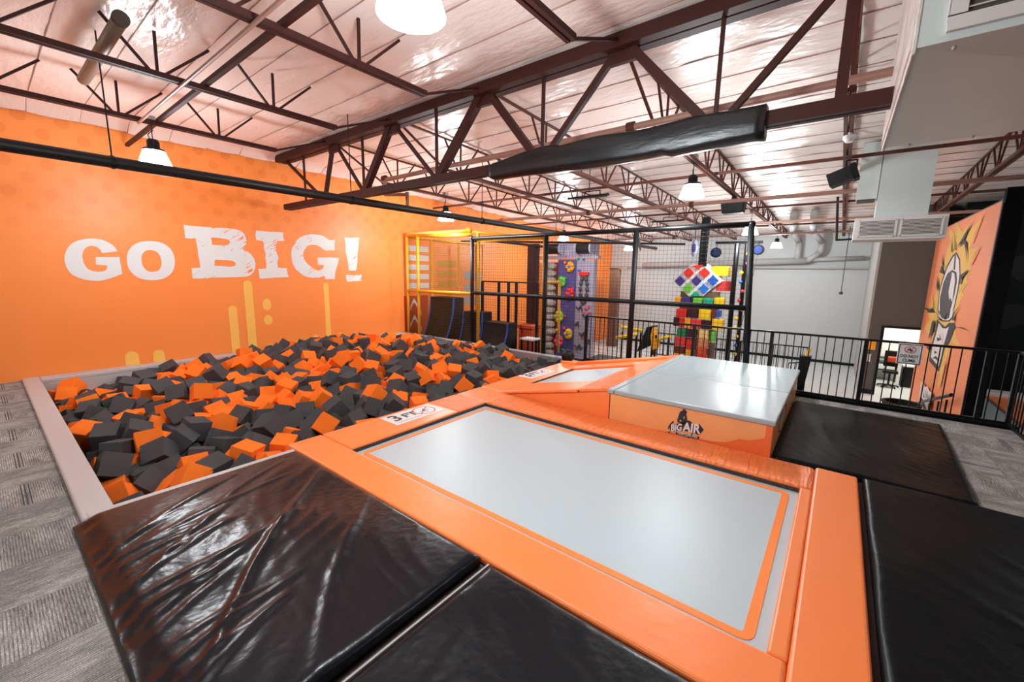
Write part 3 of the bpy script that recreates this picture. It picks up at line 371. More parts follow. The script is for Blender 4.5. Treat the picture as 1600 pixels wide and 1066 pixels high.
13,3486,4645,-219,34,54,-66,36,13,874,9477,-305,34,23,87,21,13,2684,5061,-262,46,-83,-11,-24,13,4074,9526,33,25,27,91,-12,13,4969,4626,-182,65,-55,-34,-38,12,4880,6872,-54,46,-8,-75,-45,11,3053,6780,-141,23,56,-3,-78,11,5359,5343,-136,15,47,85,8,10,7694,5300,-249,27,86,17,-37,10,5321,8374,-56,31,-22,85,33,
10,1278,8330,-262,45,27,34,77,10,4665,6426,-86,46,-47,74,-4,9,1035,8779,-239,46,22,-58,62,9,5070,5366,-158,60,6,-47,63,8,6124,7852,-28,91,-35,-11,10,8,1256,9396,-292,71,52,35,-29,8,4129,6260,-105,19,89,-34,-20,8,5879,7631,33,34,-28,25,85,7,2185,8852,-176,36,-78,37,33,7,3138,7499,-54,19,28,14,92,
7,2525,9071,-98,37,-2,-91,-15,7,3446,9542,-13,82,10,-41,-38,7,5645,8710,-21,10,78,59,5,7,2971,5677,-190,56,17,-61,-51,6,6274,4626,-205,40,-12,9,-90,6,909,4741,-337,39,9,-58,70,6,5047,4886,-181,61,-18,47,-59,6,3849,6181,-102,53,-53,-44,-47,6,2917,9475,-102,32,-83,-19,-38,6,4449,7480,-21,63,-14,32,-69,
6,7458,5166,-240,51,20,51,-65,6,2492,8547,-38,69,-13,-45,-53,5,1437,9677,-217,73,-7,63,-22,5,982,6129,-276,50,-11,-51,-67,5,6261,8805,-67,20,-87,25,34,5,1870,7578,-159,27,-67,34,-59,5,3736,9858,-43,42,-58,66,-17,5,2078,7753,-166,31,-9,91,-23,4,2907,10044,-106,52,-19,0,-82,4,841,5470,-535,48,-23,-66,-51,
4,1537,8253,-231,59,-63,45,19,4,7694,5572,-237,77,-32,24,48,4,2364,10044,-145,12,93,-8,-30,4,5874,5959,-77,21,-45,63,58,3,972,7831,-315,59,71,-36,0,3,2993,9193,-7,73,19,5,64,3,606,9801,-426,85,-49,-8,0,3,648,5970,-551,17,61,-76,2,2,6558,8592,-111,40,47,-68,36,2,4701,7377,-31,3,-96,-4,-22,
2,3640,7665,-116,19,93,26,-10,2,4918,7538,1,43,44,-37,-68,2,4095,7063,-57,12,62,11,75,2,5725,5733,-64,82,-53,17,7,2,7532,6650,-215,53,-35,72,24,2,6737,5122,-239,76,-53,-4,-36,2,2836,7063,-94,84,8,49,-19,1,5107,9110,1,81,-1,26,51,1,2742,9268,-90,22,90,-12,32,1,5835,6534,-46,10,-69,-62,34,
1,3722,8768,-152,11,-95,-4,-26,1,3183,9386,-31,45,20,40,-76,1,6687,8354,-137,65,-27,-39,58,1,4179,7543,6,27,0,-80,52,1,7550,9510,-84,8,47,78,-37,1,4741,6688,-197,31,78,13,51,1,6735,9338,-38,76,-18,-1,-61,1,6070,5455,-58,51,0,-16,-83,1,4791,5149,-237,6,29,-85,41,1,4413,8872,-51,51,-23,3,81,
1,6417,8333,-112,17,59,77,11,0,5984,8736,-43,21,-9,46,-84,0,5802,8938,-18,47,19,-82,21,0,5894,8103,-105,10,74,-53,-38,0,5999,9809,-106,54,17,81,11,0,5594,5970,-92,4,-33,-82,43,0,5564,6620,-53,61,16,-73,-22,0,1242,5569,-479,53,33,32,69,0,1200,5960,-479,53,7,71,-43,0,1297,6213,-461,31,89,30,-8,
0,1226,6759,-466,56,-51,-27,-58,0,1128,7029,-482,36,57,2,-73,0,1053,7417,-495,23,87,-10,41,0,1125,7682,-484,7,-2,47,-87,0,1155,7976,-481,44,13,71,51,0,844,8603,-531,79,-50,30,-15,0,1015,8813,-508,6,-86,-39,30,0,876,9310,-529,16,92,22,25,0,869,9628,-531,27,-94,2,14,0,834,9897,-537,10,98,-2,8,
0,1355,4557,-478,81,-14,0,55,0,1112,4933,-504,71,47,-32,-39,0,1086,5310,-504,71,32,-60,11,0,936,6013,-518,26,93,17,-13,0,1035,6273,-501,31,50,74,29,0,874,6687,-522,3,-48,70,51,0,869,6959,-523,91,-28,-23,16,0,858,7230,-524,43,20,87,1,0,857,7702,-526,89,36,-24,10,0,873,7973,-524,84,47,-19,15,
0,872,8245,-526,14,-8,94,25,0,606,9290,-556,31,6,-76,56,0,606,9562,-556,13,10,-16,96,0,606,10044,-558,77,17,59,-6,0,852,4568,-539,91,-31,-22,-10,0,822,4898,-541,27,25,84,-38,0,826,5765,-535,5,62,-5,-77,0,2621,7749,-311,56,-23,76,18,0,2426,8468,-337,53,-20,81,-1,0,2504,8802,-130,26,28,41,-82,
0,2645,9157,-322,92,-34,-13,10,0,2489,9804,-165,79,50,16,29,0,2636,10044,-134,41,-65,-44,-44,0,2660,5998,-272,2,-84,21,48,0,2625,6754,-320,39,-18,-42,78,0,2631,7033,-313,26,-48,-83,-5,0,2073,8114,-188,24,-37,36,-81,0,2308,9199,-206,75,55,31,16,0,2299,9533,-228,51,-20,-70,-44,0,2312,9779,-379,10,-96,-11,-19,
0,2786,4807,-337,48,33,-74,-31,0,2102,5537,-216,48,65,55,-16,0,2345,6444,-350,29,84,-36,26,0,2207,7095,-348,37,-75,-16,-51,0,3046,7114,-284,56,3,-2,82,0,3276,7391,-263,62,40,-53,-39,0,3402,7632,-246,1,99,-1,-6,0,3078,8664,-69,59,21,-76,11,0,3087,8947,-75,91,-17,9,-34,0,3066,9240,-266,76,7,-63,-7,
0,3516,5451,-247,18,60,-39,66,0,3142,5809,-356,69,-67,24,-6,0,3513,6203,-325,59,57,-53,-14,0,3463,6589,-298,6,-12,-53,82,0,2889,7787,-285,36,-81,-19,39,0,2876,9055,-214,40,56,-31,-64,0,3064,4844,-293,19,1,49,84,0,2925,5937,-254,21,46,-37,-76,0,3018,6396,-317,97,1,17,6,0,1794,8172,-196,46,73,49,-5,
0,1744,8765,-284,56,65,-34,-37,0,1969,9154,-226,64,-10,48,-58,0,1791,9487,-415,36,-2,-50,78,0,1864,9757,-414,67,43,59,9,0,2053,9899,-279,11,-60,-43,65,0,2521,4845,-290,15,40,-87,22,0,2174,5124,-418,45,44,26,72,0,1792,5588,-421,46,17,-12,-85,0,1991,6365,-380,76,10,24,-59,0,1732,6427,-328,34,-87,-29,-16,
0,1850,7082,-382,29,88,-1,35,0,1863,7916,-135,68,26,35,57,0,1598,8511,-292,46,63,53,-30,0,1406,8928,-290,66,-66,12,31,0,1595,9322,-245,33,-63,67,-17,0,1674,9909,-287,79,-40,28,35,0,2014,4876,-431,25,-81,-39,-32,0,1479,6851,-214,26,30,72,-55,0,1585,7118,-314,61,44,-62,16,0,1677,7749,-244,44,-32,-57,-60,
0,1653,8086,-412,87,-9,-40,23,0,3815,6749,-289,9,1,84,-52,0,3621,8404,-183,51,82,16,-14,0,3272,9065,-227,21,-13,55,78,0,3473,9870,-118,48,43,55,-52,0,4166,4816,-293,74,-2,55,36,0,4175,5678,-219,37,-19,44,-79,0,3687,6557,-146,56,-25,28,73,0,3627,6804,-47,38,-64,-60,24,0,3391,7145,-268,8,40,-74,52,
0,3515,7879,-225,63,59,4,-49,0,3485,8639,-193,25,55,78,4,0,3493,8911,-188,18,84,-49,4,0,3485,4832,-417,93,28,-5,17,0,3647,5239,-139,77,29,33,-44,0,1330,9687,-468,3,19,56,79,0,1698,4950,-444,26,-40,-66,-56,0,1716,5327,-434,33,-78,39,34,0,1500,5491,-449,74,15,-53,35,0,1223,6487,-469,30,-65,-61,-29,
0,1306,7232,-453,16,-97,-7,-9,0,1285,7491,-374,37,82,30,-30,0,1251,8732,-399,3,52,68,50,0,959,9063,-414,60,-37,-62,31,0,977,10044,-358,45,-51,57,43,0,1453,4456,-245,54,-12,78,25,0,1002,6825,-327,25,-22,35,-87,0,863,7096,-288,55,-76,-14,-27,0,792,7466,-407,51,47,70,-3,0,984,8111,-317,67,-35,12,-63,
0,906,8431,-330,41,85,-30,3,0,1102,8525,-493,68,11,22,67,0,4691,5679,-165,28,-38,39,-77,0,4564,5936,-122,62,7,50,-59,0,4732,6155,-132,78,-31,-43,31,0,4506,7170,-28,3,3,-98,11,0,4657,7891,-154,66,8,-21,-71,0,4195,8391,-115,73,-45,23,-45,0,4089,8645,-104,32,-59,-67,-29,0,4248,9074,28,4,-67,-38,-62,
0,4212,9700,-125,14,49,-46,-72,0,4432,5132,-214,62,27,53,-49,0,4356,6955,-142,77,-13,-12,59,0,3739,9045,-148,24,-11,-36,-89,0,3882,9277,-131,26,-54,-2,-79,0,3870,9547,-155,18,19,93,-21,0,4510,4819,-246,77,-46,-14,38,0,4099,5052,-411,52,-10,-1,83,0,4439,5733,-252,82,-11,28,46,0,5214,5136,-240,47,-76,-23,36,
0,5232,5583,-128,16,-72,65,13,0,5105,5876,-109,64,36,43,-50,0,5168,6227,-96,68,-5,-67,-24,0,5271,6477,-121,87,9,-45,13,0,5120,6998,-79,38,37,-15,-82,0,5108,7312,-96,80,17,16,-53,0,4879,7734,-176,87,10,-11,45,0,4929,7999,-129,26,60,13,73,0,4729,8720,-33,40,56,-50,51,0,5027,9371,-16,52,21,-82,-5,
0,4776,9779,-83,64,60,-4,46,0,5032,9871,-91,79,-42,9,42,0,4813,5456,-263,50,80,31,-3,0,4967,5643,-139,8,-80,-57,-9,0,4834,5904,-113,26,33,65,62,0,4924,6347,-109,52,-16,56,60,0,4992,6628,-112,71,5,55,42,0,4481,8132,53,67,40,-61,6,0,4661,8983,-23,2,-9,49,86,0,4439,9495,-70,42,-6,-66,-60,
0,4312,9944,-70,90,-39,11,1,0,1106,4661,-507,45,28,-7,83,0,975,6496,-357,35,51,30,71,0,607,7766,-335,9,22,-94,19,0,791,8807,-355,49,-31,74,-31,0,721,9044,-546,57,-46,-62,25,0,7694,10044,-314,43,-5,11,-88,0,606,4456,-560,90,-17,-29,-23,0,841,5198,-537,55,-14,8,-81,0,770,6227,-539,68,54,-6,46,
0,7694,7336,-248,51,23,77,29,0,7694,7608,-254,60,-63,29,-37,0,7694,7880,-258,51,64,-56,-1,0,7694,8295,-262,50,19,83,-3,0,7694,8567,-264,54,-48,22,64,0,7694,9074,-271,22,63,73,6,0,7694,9346,-279,73,-57,9,-34,0,7694,9618,-291,6,-3,-66,-73,0,5573,4823,-367,71,-37,54,21,0,5749,5467,-115,39,-4,-91,6,
0,5747,6200,-88,68,9,70,11,0,5722,6645,-269,12,5,-73,65,0,5439,7258,-39,50,28,67,45,0,5505,7521,-10,37,-60,7,70,0,5555,8236,-78,58,-24,35,-68,0,5917,9242,-33,17,52,-52,64,0,5675,9584,-47,37,-42,45,68,0,5595,5172,-175,70,-12,36,-59,0,5502,5576,-87,36,89,-1,-25,0,5370,5816,-94,78,6,-26,55,
0,5359,6066,-199,64,65,-35,15,0,5562,6375,-187,65,43,-6,60,0,5404,6989,-55,22,82,-27,43,0,5096,7572,-198,43,49,73,-16,0,5147,7837,-151,45,55,-35,59,0,5143,8165,-93,81,2,13,-56,0,5141,9624,-43,84,-48,10,-21,0,6684,9579,-155,14,7,-96,16,0,6540,9810,-163,62,61,30,-37,0,6338,6856,-207,77,-57,10,22,
0,6052,7269,-120,95,7,-8,25,0,6472,7300,-185,43,11,11,88,0,6374,7927,-99,58,-4,62,50,0,6250,9541,-95,9,-4,41,90,0,5888,10044,-37,34,36,-85,9,0,6243,4881,-297,72,52,16,41,0,6268,5151,-276,39,-22,17,-87,0,6359,5782,-233,28,-40,39,-77,0,6309,6049,-229,0,91,39,2,0,6254,6234,-39,8,51,65,54,
0,5676,6873,-33,75,34,52,-16,0,5778,7321,11,49,-22,-82,12,0,6067,8995,-42,59,-15,-53,-57,0,6139,9354,73,79,7,57,-19,0,7694,4626,-293,18,-39,84,30,0,7694,4897,-274,51,34,-42,-65,0,7694,6130,-225,20,87,-36,-22,0,7615,6391,-219,49,-63,49,-32,0,7653,7031,-236,8,15,14,-96,0,7427,7567,-226,73,-60,-16,-24,
0,7427,7839,-228,3,29,39,86,0,7424,8292,-228,87,-19,-17,-41,0,7424,8572,-228,72,-25,55,-30,0,7424,9061,-234,29,-30,-18,88,0,7424,9333,-243,87,21,40,-14,0,7429,9673,-263,44,89,2,-6,0,7429,9988,-285,31,76,-54,-9,0,7443,5962,-204,19,-30,-36,85,0,7267,6705,-195,49,68,-39,-35,0,7264,7030,-201,75,-61,14,14,
0,7242,7304,-205,49,14,-10,-85,0,7005,7900,-183,20,46,-28,-81,0,7111,8151,-189,47,26,1,83,0,7161,8510,-191,56,-68,39,-24,0,7154,9043,-192,83,8,-49,-22,0,7155,9314,-203,26,-54,-67,-42,0,7174,9585,-222,50,-3,85,11,0,7025,9812,-220,43,-86,-23,6,0,7422,4626,-278,38,51,-66,37,0,7043,8755,-171,17,93,30,7,
0,6929,10044,-118,21,1,-66,-71,0,7187,4761,-260,26,-32,-77,46,0,7089,5904,-187,43,60,25,-61,0,6999,6271,-181,54,-57,55,25,0,6795,9811,-72,46,-23,71,46,0,6980,4937,-243,70,-24,10,65,0,6725,6667,-188,2,-95,22,-14,0,6956,8357,-97,12,0,-74,-65,0,6726,5725,-203,82,54,13,-1,0,6838,6007,-188,55,48,63,-23,
0,6710,6247,-191,46,85,11,-20,0,6997,6670,-183,66,-44,-40,-43,0,6888,6919,-185,25,39,54,-69,0,6924,7353,-186,86,8,9,47,0,6928,7637,-183,90,-3,-35,21,0,6842,8117,-162,42,-29,1,-85,0,6828,8591,-145,18,14,96,-8,0,6789,8944,-136,12,41,-34,82,0,6921,9180,-161,3,-17,97,2,0,6931,9468,-178,6,23,-94,-18,
0,6674,10044,-209,36,-44,-80,-12,0,6951,4626,-270,87,28,-6,-37,0,6722,4851,-261,28,68,-48,46,0,6487,5542,-231,27,85,39,-17,0,6572,5950,-207,13,61,77,4,0,6432,6342,-210,19,78,50,-29,0,6459,6612,-203,1,-38,58,-70,0,6616,6916,-190,89,-9,-27,-33,0,6715,7178,-185,24,-65,48,52,0,6680,7474,-178,17,-39,-84,-31,
0,6725,7872,-165,23,3,81,52,0,6532,8863,-101,2,18,-56,80,0,6576,9131,-109,66,-23,-30,64,0,6482,9401,-112,38,43,-47,65,0,6403,10044,-183,50,42,-43,-61,0,6530,4626,-292,65,-55,26,42,0,6495,5000,-265,77,54,23,21,0,6510,5272,-245,34,-27,-4,-89,0,7576,8812,-250,38,-73,-52,15,0,7612,9838,-153,14,-25,-6,-95,
0,675,4591,-335,32,16,-79,-48,0,7351,8067,-97,12,-83,-39,34,0,7306,8817,-212,88,-41,3,17,0,7271,9840,-115,76,-39,-50,-4,0,7164,10044,-260,31,44,14,-82,0,7234,6135,-189,15,-6,15,97,0,7192,7704,-204,67,-55,41,-26,0,6056,5896,-264,82,-5,32,-46,0,5936,6140,-270,30,69,52,36,0,6168,6405,-234,86,28,10,-40,
0,6083,6765,-230,52,-26,-34,-73,0,6266,7122,-200,24,85,-21,-38,0,6230,7464,-180,57,-22,-59,50,0,6412,7665,-165,11,-22,-8,-96,0,6572,8108,-141,69,42,46,-33,0,6277,9166,-70,47,57,-59,-30,0,6270,9810,-133,48,-86,-3,9,0,6132,10044,-158,90,-38,4,14,0,6031,4626,-334,12,87,26,37,0,6022,5039,-310,56,-63,-51,3,
0,6052,5315,-291,45,83,23,20,0,6151,5609,-265,39,15,-32,-84,0,5596,6134,-308,3,89,-14,41,0,5818,6385,-273,34,-23,-51,74,0,5843,6894,-242,63,41,-34,55,0,5813,7181,-221,75,-57,9,-29,0,5880,7468,-188,17,29,57,74,0,5876,7833,-142,96,-4,-23,-9,0,6167,8102,-116,6,8,-93,32,0,6164,8533,-74,18,65,44,-57,
0,5979,9539,-65,36,20,54,-72,0,5707,9852,-92,52,70,-41,24,0,5515,10044,-124,57,26,58,50,0,5760,4626,-359,10,89,42,-1,0,5751,5027,-340,93,15,26,19,0,5782,5297,-324,75,39,-51,7,0,5880,5616,-298,67,1,69,22,0,5755,5858,-302,19,55,-53,61,0,1148,4456,-333,37,14,-88,-22,0,778,6333,-263,17,-72,4,-66,
0,5439,6593,-296,77,-38,-41,-27,0,5538,6845,-269,15,-27,87,-35,0,5549,7116,-242,2,19,-17,96,0,5624,7376,-208,24,-67,56,-40,0,5678,7648,-170,57,-74,20,-28,0,5650,7983,-119,35,75,-54,-4,0,5876,8379,-68,53,-33,76,-7,0,5378,9812,-74,14,-28,-74,-58,0,5240,10044,-122,46,-83,6,-27,0,5387,4626,-391,1,-48,34,-80,
0,5437,5059,-370,39,89,12,-11,0,5521,5369,-349,26,45,30,-78,0,5609,5625,-329,12,-31,-86,-37,0,5485,5867,-332,59,64,35,34,0,5333,6307,-323,51,28,-14,79,0,5272,6902,-280,47,-42,-32,-69,0,5283,7172,-249,5,-15,-69,-69,0,5333,7439,-210,22,49,-23,-80,0,5384,7704,-167,47,2,55,-67,0,5363,8006,-116,0,22,-31,-91,
0,5315,9285,-3,26,15,-73,-60,0,4824,10044,-134,15,52,82,-15,0,5117,4656,-409,74,17,-63,-9,0,5208,4912,-395,66,25,-48,-50,0,5228,5370,-376,36,59,-60,-38,0,5115,5618,-374,57,35,59,43,0,5213,5871,-356,74,45,30,37,0,5128,6129,-348,11,24,-88,-37,0,5173,6649,-309,98,-3,-11,-5,0,1712,9080,-183,22,40,-67,-56,
0,1216,10044,-486,89,33,3,30,0,1696,4456,-451,69,55,32,-32,0,1374,9176,-183,14,-20,85,44,0,4977,7137,-264,78,48,-26,-27,0,4885,7392,-230,22,55,-62,-50,0,4658,7577,-204,19,-63,-67,-31,0,4695,8159,-109,74,27,-14,59,0,4782,8440,-61,81,-9,52,23,0,4923,8910,-10,17,-26,-34,88,0,4740,9243,-21,3,90,-38,-16,
0,4793,9509,-40,18,-67,-67,20,0,4846,4680,-419,21,-47,7,84,0,4953,5007,-407,30,-75,-55,-15,0,4969,5278,-397,40,-78,46,-11,0,4855,5697,-381,84,-42,-16,26,0,4915,5962,-366,38,-32,76,40,0,4876,6230,-350,38,5,26,-87,0,4889,6501,-330,10,-64,61,43,0,5003,6861,-296,12,71,66,-15,0,4529,7335,-239,10,-46,37,79,
0,4404,7679,-195,63,-55,-20,-48,0,4396,7965,-154,41,-23,52,70,0,4496,8353,-92,74,39,-51,13,0,4460,9223,-46,47,86,-15,-6,0,4505,9758,-101,55,-25,25,-74,0,4552,10044,-150,4,63,-63,42,0,4622,5029,-412,86,10,39,29,0,4550,5291,-403,79,18,-44,-36,0,4596,5559,-390,60,-75,20,9,0,4643,5866,-373,41,-89,16,1,
0,4593,6244,-348,12,63,-75,-9,0,4575,6514,-327,2,-46,-64,-59,0,4515,6800,-300,22,65,31,65,0,4566,7066,-273,87,24,22,-34,0,2065,8384,-155,24,13,-60,-74,0,2369,4626,-237,2,-60,-41,-67,0,1701,9617,-195,76,-60,-22,4,0,4082,7678,-206,47,72,-42,24,0,4073,7952,-176,93,-6,9,-32,0,3990,8213,-154,65,-37,-59,-26,
0,4008,9036,-104,85,9,38,-33,0,4151,9299,-90,10,-65,-61,-41,0,3962,9803,-173,58,25,-70,-31,0,4087,10044,-196,60,-42,-28,-61,0,4580,4626,-425,5,-2,88,-45,0,4280,5254,-404,28,-54,3,-78,0,4325,5528,-390,62,-46,11,61,0,4371,5972,-363,30,-9,18,-92,0,4256,6217,-342,15,-49,-58,-62,0,4251,6488,-321,7,42,89,2,
0,4246,6759,-297,88,45,4,2,0,4241,7172,-258,28,-65,-57,-38,0,4276,7440,-228,42,48,-75,-9,0,3687,8088,-196,67,-39,44,-43,0,3885,8464,-144,1,-11,-29,-94,0,3642,9400,-179,80,-29,-26,45,0,3628,9670,-206,80,55,17,13,0,3816,10044,-229,25,85,1,-44,0,4308,4626,-426,60,21,69,-32,0,4357,4966,-416,19,-61,-49,-57,
0,3982,5576,-381,26,36,-73,51,0,4109,5900,-362,22,91,-13,-31,0,3984,6230,-333,26,56,-77,8,0,3980,6501,-312,71,-17,-63,21,0,4027,6919,-279,78,-37,8,48,0,3953,7180,-257,25,-25,73,-56,0,3829,7506,-231,70,60,13,-34,0,3826,7840,-203,26,1,42,-86,0,3116,6142,-331,33,76,45,28,0,2245,8588,-146,13,-18,40,88,
0,3241,8522,-232,36,66,-59,-26,0,3248,8794,-228,88,-46,3,0,0,3365,9389,-225,64,-46,-28,-52,0,3358,9660,-247,40,14,28,-85,0,3339,10044,-289,30,23,-64,66,0,4025,4626,-426,54,-62,20,-51,0,3889,4862,-418,27,28,-74,-53,0,3974,5304,-397,5,67,52,-51,0,3847,5827,-361,28,-80,51,-1,0,3756,6082,-339,56,-80,-18,1,
0,3742,6353,-317,46,58,-32,-57,0,3506,6876,-279,38,67,36,50,0,3715,7049,-267,59,72,1,-33,0,3572,7417,-248,97,-6,-18,0,0,3251,7940,-247,24,-67,58,-37,0,3400,8249,-219,25,96,3,7,0,2959,8802,-272,22,6,-54,-80,0,3122,9506,-271,69,31,-53,-35,0,3114,9777,-292,11,70,45,-52,0,3068,10044,-321,48,63,-24,55,
0,3663,4626,-425,15,46,-14,-85,0,3642,5054,-407,10,-38,90,-12,0,3703,5318,-393,21,18,-72,62,0,3710,5592,-375,41,51,-43,60,0,3343,5991,-341,62,-9,-51,57,0,3189,6606,-300,20,-81,-45,-28,0,3238,6920,-283,43,-24,-2,86,0,3000,7431,-280,74,53,-26,28,0,3133,7668,-265,77,26,-52,-22,0,2997,8036,-272,38,-1,12,-91,
0,3130,8273,-252,16,1,11,97,0,2947,8531,-273,35,-62,-12,-68,0,3334,8875,22,38,3,-64,-65,0,3289,9143,35,38,3,78,-48,0,3287,6353,-314,53,-27,-50,61,0,2735,9414,-320,9,-40,2,90,0,2877,9646,-314,4,94,-29,12,0,2790,9983,-346,38,31,85,8,0,3308,4626,-424,57,-37,27,66,0,3227,5029,-407,4,-13,-50,-85,
0,3322,5324,-390,33,-47,77,-23,0,3314,5598,-371,12,85,37,-32,0,3515,5781,-358,9,-10,-93,32,0,2860,6617,-311,13,-21,-66,-70,0,2861,6888,-301,2,52,-72,43,0,2806,7241,-297,39,-68,60,13,0,2738,7504,-300,60,31,-72,8,0,2720,8030,-302,39,-80,37,21,0,2748,8345,-299,2,-86,-36,34,0,2652,8617,-312,72,36,-26,52,
0,2681,8888,-312,16,-70,-50,46,0,2558,9619,-350,67,-65,10,-31,0,2515,9981,-371,89,10,-37,-19,0,2969,4626,-425,35,25,63,63,0,2912,5037,-408,71,-12,-12,67,0,3056,5268,-394,19,-87,-34,25,0,2907,5494,-381,19,-60,-70,31,0,2761,5752,-367,87,-9,15,44,0,2847,6185,-336,9,-94,1,29,0,2356,6725,-340,18,56,29,75,
0,2545,7313,-318,2,45,82,32,0,2427,7558,-329,7,-60,42,67,0,2438,7949,-331,95,11,-12,-23,0,2513,8210,-326,12,21,-96,0,0,2354,8730,-348,77,-9,-27,-55,0,2431,8991,-344,66,-47,-53,21,0,2468,9362,-349,1,62,-77,-1,0,3502,9175,-122,36,71,33,48,0,2252,10044,-394,42,-43,5,-78,0,2605,4626,-427,36,-79,-40,28,
0,2459,5086,-413,21,8,65,-71,0,2633,5320,-397,44,3,83,-31,0,2550,5578,-385,27,39,-78,40,0,2466,5837,-373,42,68,-58,7,0,2483,6188,-353,61,43,57,32,0,2614,6483,-331,60,-44,44,-47,0,2022,7293,-365,27,-24,-90,21,0,2157,7572,-354,47,76,-36,21,0,2168,7923,-357,28,60,-74,3,0,2221,8290,-357,17,50,20,-81,
0,2100,8635,-373,72,-57,-36,0,0,2164,9037,-373,91,7,-33,21,0,2077,9344,-387,37,-17,90,-12,0,2095,9615,-392,16,-62,-44,61,0,2180,4626,-433,28,27,76,50,0,2286,4876,-424,66,-45,15,-56,0,2367,5377,-402,41,22,-1,87,0,2284,5636,-392,41,32,-84,3,0,2213,5936,-381,22,41,28,-83,0,2213,6208,-369,87,-32,-33,13,
0,2111,6609,-363,17,42,38,79,0,2036,6884,-365,69,-20,-36,-58,0,1911,7730,-380,0,-17,-13,97,0,1913,8012,-384,74,62,24,0,0,1950,8289,-384,20,91,0,-34,0,1846,8540,-397,53,-77,9,-31,0,1907,8950,-396,38,-58,-45,-54,0,1777,9210,-412,21,65,71,-12,0,1600,9694,-436,36,69,-14,59,0,1869,10044,-420,23,72,-52,37,
0,4360,8605,-75,57,-48,20,-62,0,4043,6693,-129,38,41,-24,78,0,5400,9543,-30,67,34,-38,-51,0,5252,6742,-62,23,16,82,-48,0,5053,8421,-55,48,-26,-30,77,0,1902,5128,-428,16,59,-56,54,0,2042,5361,-414,95,12,23,12,0,2027,5723,-401,39,-9,-30,86,0,1810,5887,-410,55,0,27,-77,0,1733,6148,-409,28,72,2,62,
0,1846,6667,-386,38,86,24,22,0,1673,6877,-403,90,-3,-27,31,0,1797,7453,-389,40,-60,52,44,0,1446,7899,-436,23,-28,-57,72,0,1395,8166,-446,12,-65,61,42,0,1520,8728,-435,27,4,55,78,0,1637,8973,-423,69,-25,25,-62,0,1403,9190,-453,28,81,49,10,0,1471,9455,-448,26,35,89,-3,0,1459,9926,-454,79,-22,-52,19,
0,1908,4626,-440,5,-17,-73,-64,0,1360,5257,-468,45,-39,76,21,0,1575,5752,-435,89,24,-35,-2,0,1466,6001,-441,11,78,-54,28,0,1481,6411,-432,30,-78,-11,-52,0,1484,6683,-428,38,-39,71,-42,0,1391,6974,-440,31,-38,54,67,0,1541,7365,-420,2,19,-62,75,0,1510,7635,-426,52,60,-42,-41,0,1141,8256,-485,90,10,-33,-24,
0,1377,8497,-451,64,12,35,-66,0,1219,8991,-478,51,-84,-12,-3,0,1140,9250,-491,24,-36,-83,-33,0,1116,9521,-496,21,-2,-95,-16,0,1087,9805,-502,92,-9,-33,-16,0,1583,4703,-455,65,37,27,59,0,1430,4993,-464,39,-76,-37,33,0,606,8798,-555,83,49,-1,-21,0,606,8474,-554,9,-84,45,-26,0,606,8202,-553,19,32,1,-92,
0,606,7930,-553,67,34,-3,-64,0,606,7602,-552,20,-33,3,91,0,606,7330,-551,91,34,-14,11,0,606,7022,-551,92,-25,-13,24,0,606,6723,-552,6,-8,83,53,0,606,6443,-552,21,-4,-31,92,0,606,5606,-556,35,54,3,75,0,606,5334,-557,47,55,-21,64,0,606,5062,-558,28,-90,28,12,0,606,4728,-560,47,24,-79,-27,
]

# ---------------------------------------------------------------- setting
WY = 10.5          # orange wall plane
LZ = -1.8          # lower floor
def cz(x): return 4.45 if x < 4.6 else 4.45-.03*(x-4.6)
# raised deck around the foam pit
mb = MB()
mb.box(-5, .29, -1.98, WY, -.3, -.012, 'backing_dark'); mb.box(.29, 8.1, -1.98, 3.86, -.3, -.012, 'backing_dark')
mb.box(.29, 1.84, 3.86, 4.2, -.3, -.012, 'backing_dark'); mb.box(7.99, 8.1, 3.86, WY, -.3, -.012, 'backing_dark')
floor = struct_('floor', mb)
# carpet tiles, quarter-turned
def tile_mesh():
    a = MB(); h = .2485; a.box(-h, h, -h, h, -.012, 0, 'carpet')
    for k in range(3): a.box(-.02+k*.022, -.012+k*.022, -h, h, -.001, .0008, 'carpet_stripe')
    b = MB(); b.box(-h, h, -h, h, -.012, 0, 'carpet')
    return a, b
ta, tb = tile_mesh()
tile_a = ta.build('carpet_tile', None, floor, org=(0, 0, 0)); tile_b = tb.build('carpet_tile', None, floor, org=(0, 0, 0))
used = [False, False]
def put_tile(x, y, turn, kind):
    src = (tile_a, tile_b)[kind]
    if used[kind]: o = src.copy(); COL.objects.link(o); o.parent = floor
    else: o = src; used[kind] = True
    o.location = Vector((x, y, 0))-ORG['floor']; o.rotation_euler.z = turn*PI/2
rng = random.Random(4)
for i in range(3):
    for j in range(17):
        x = .04-.5*i; y = 10.2-.5*j
        put_tile(x, y, (i+j) % 2, 0 if (i+j) % 2 == 0 and rng.random() < .8 else 1)
for i in range(8):
    for j in range(3):
        x = 4.7+.5*i; y = -1.73+.5*j
        if x < 5.0 and y > -.9: continue
        if y > -.9 and x < 7.6: pass
        put_tile(x, y, (i+j) % 2, 0 if (i*3+j) % 5 == 0 else 1)
for y in (-.25+.02, .27): put_tile(8.2-.4, y, 1, 1)
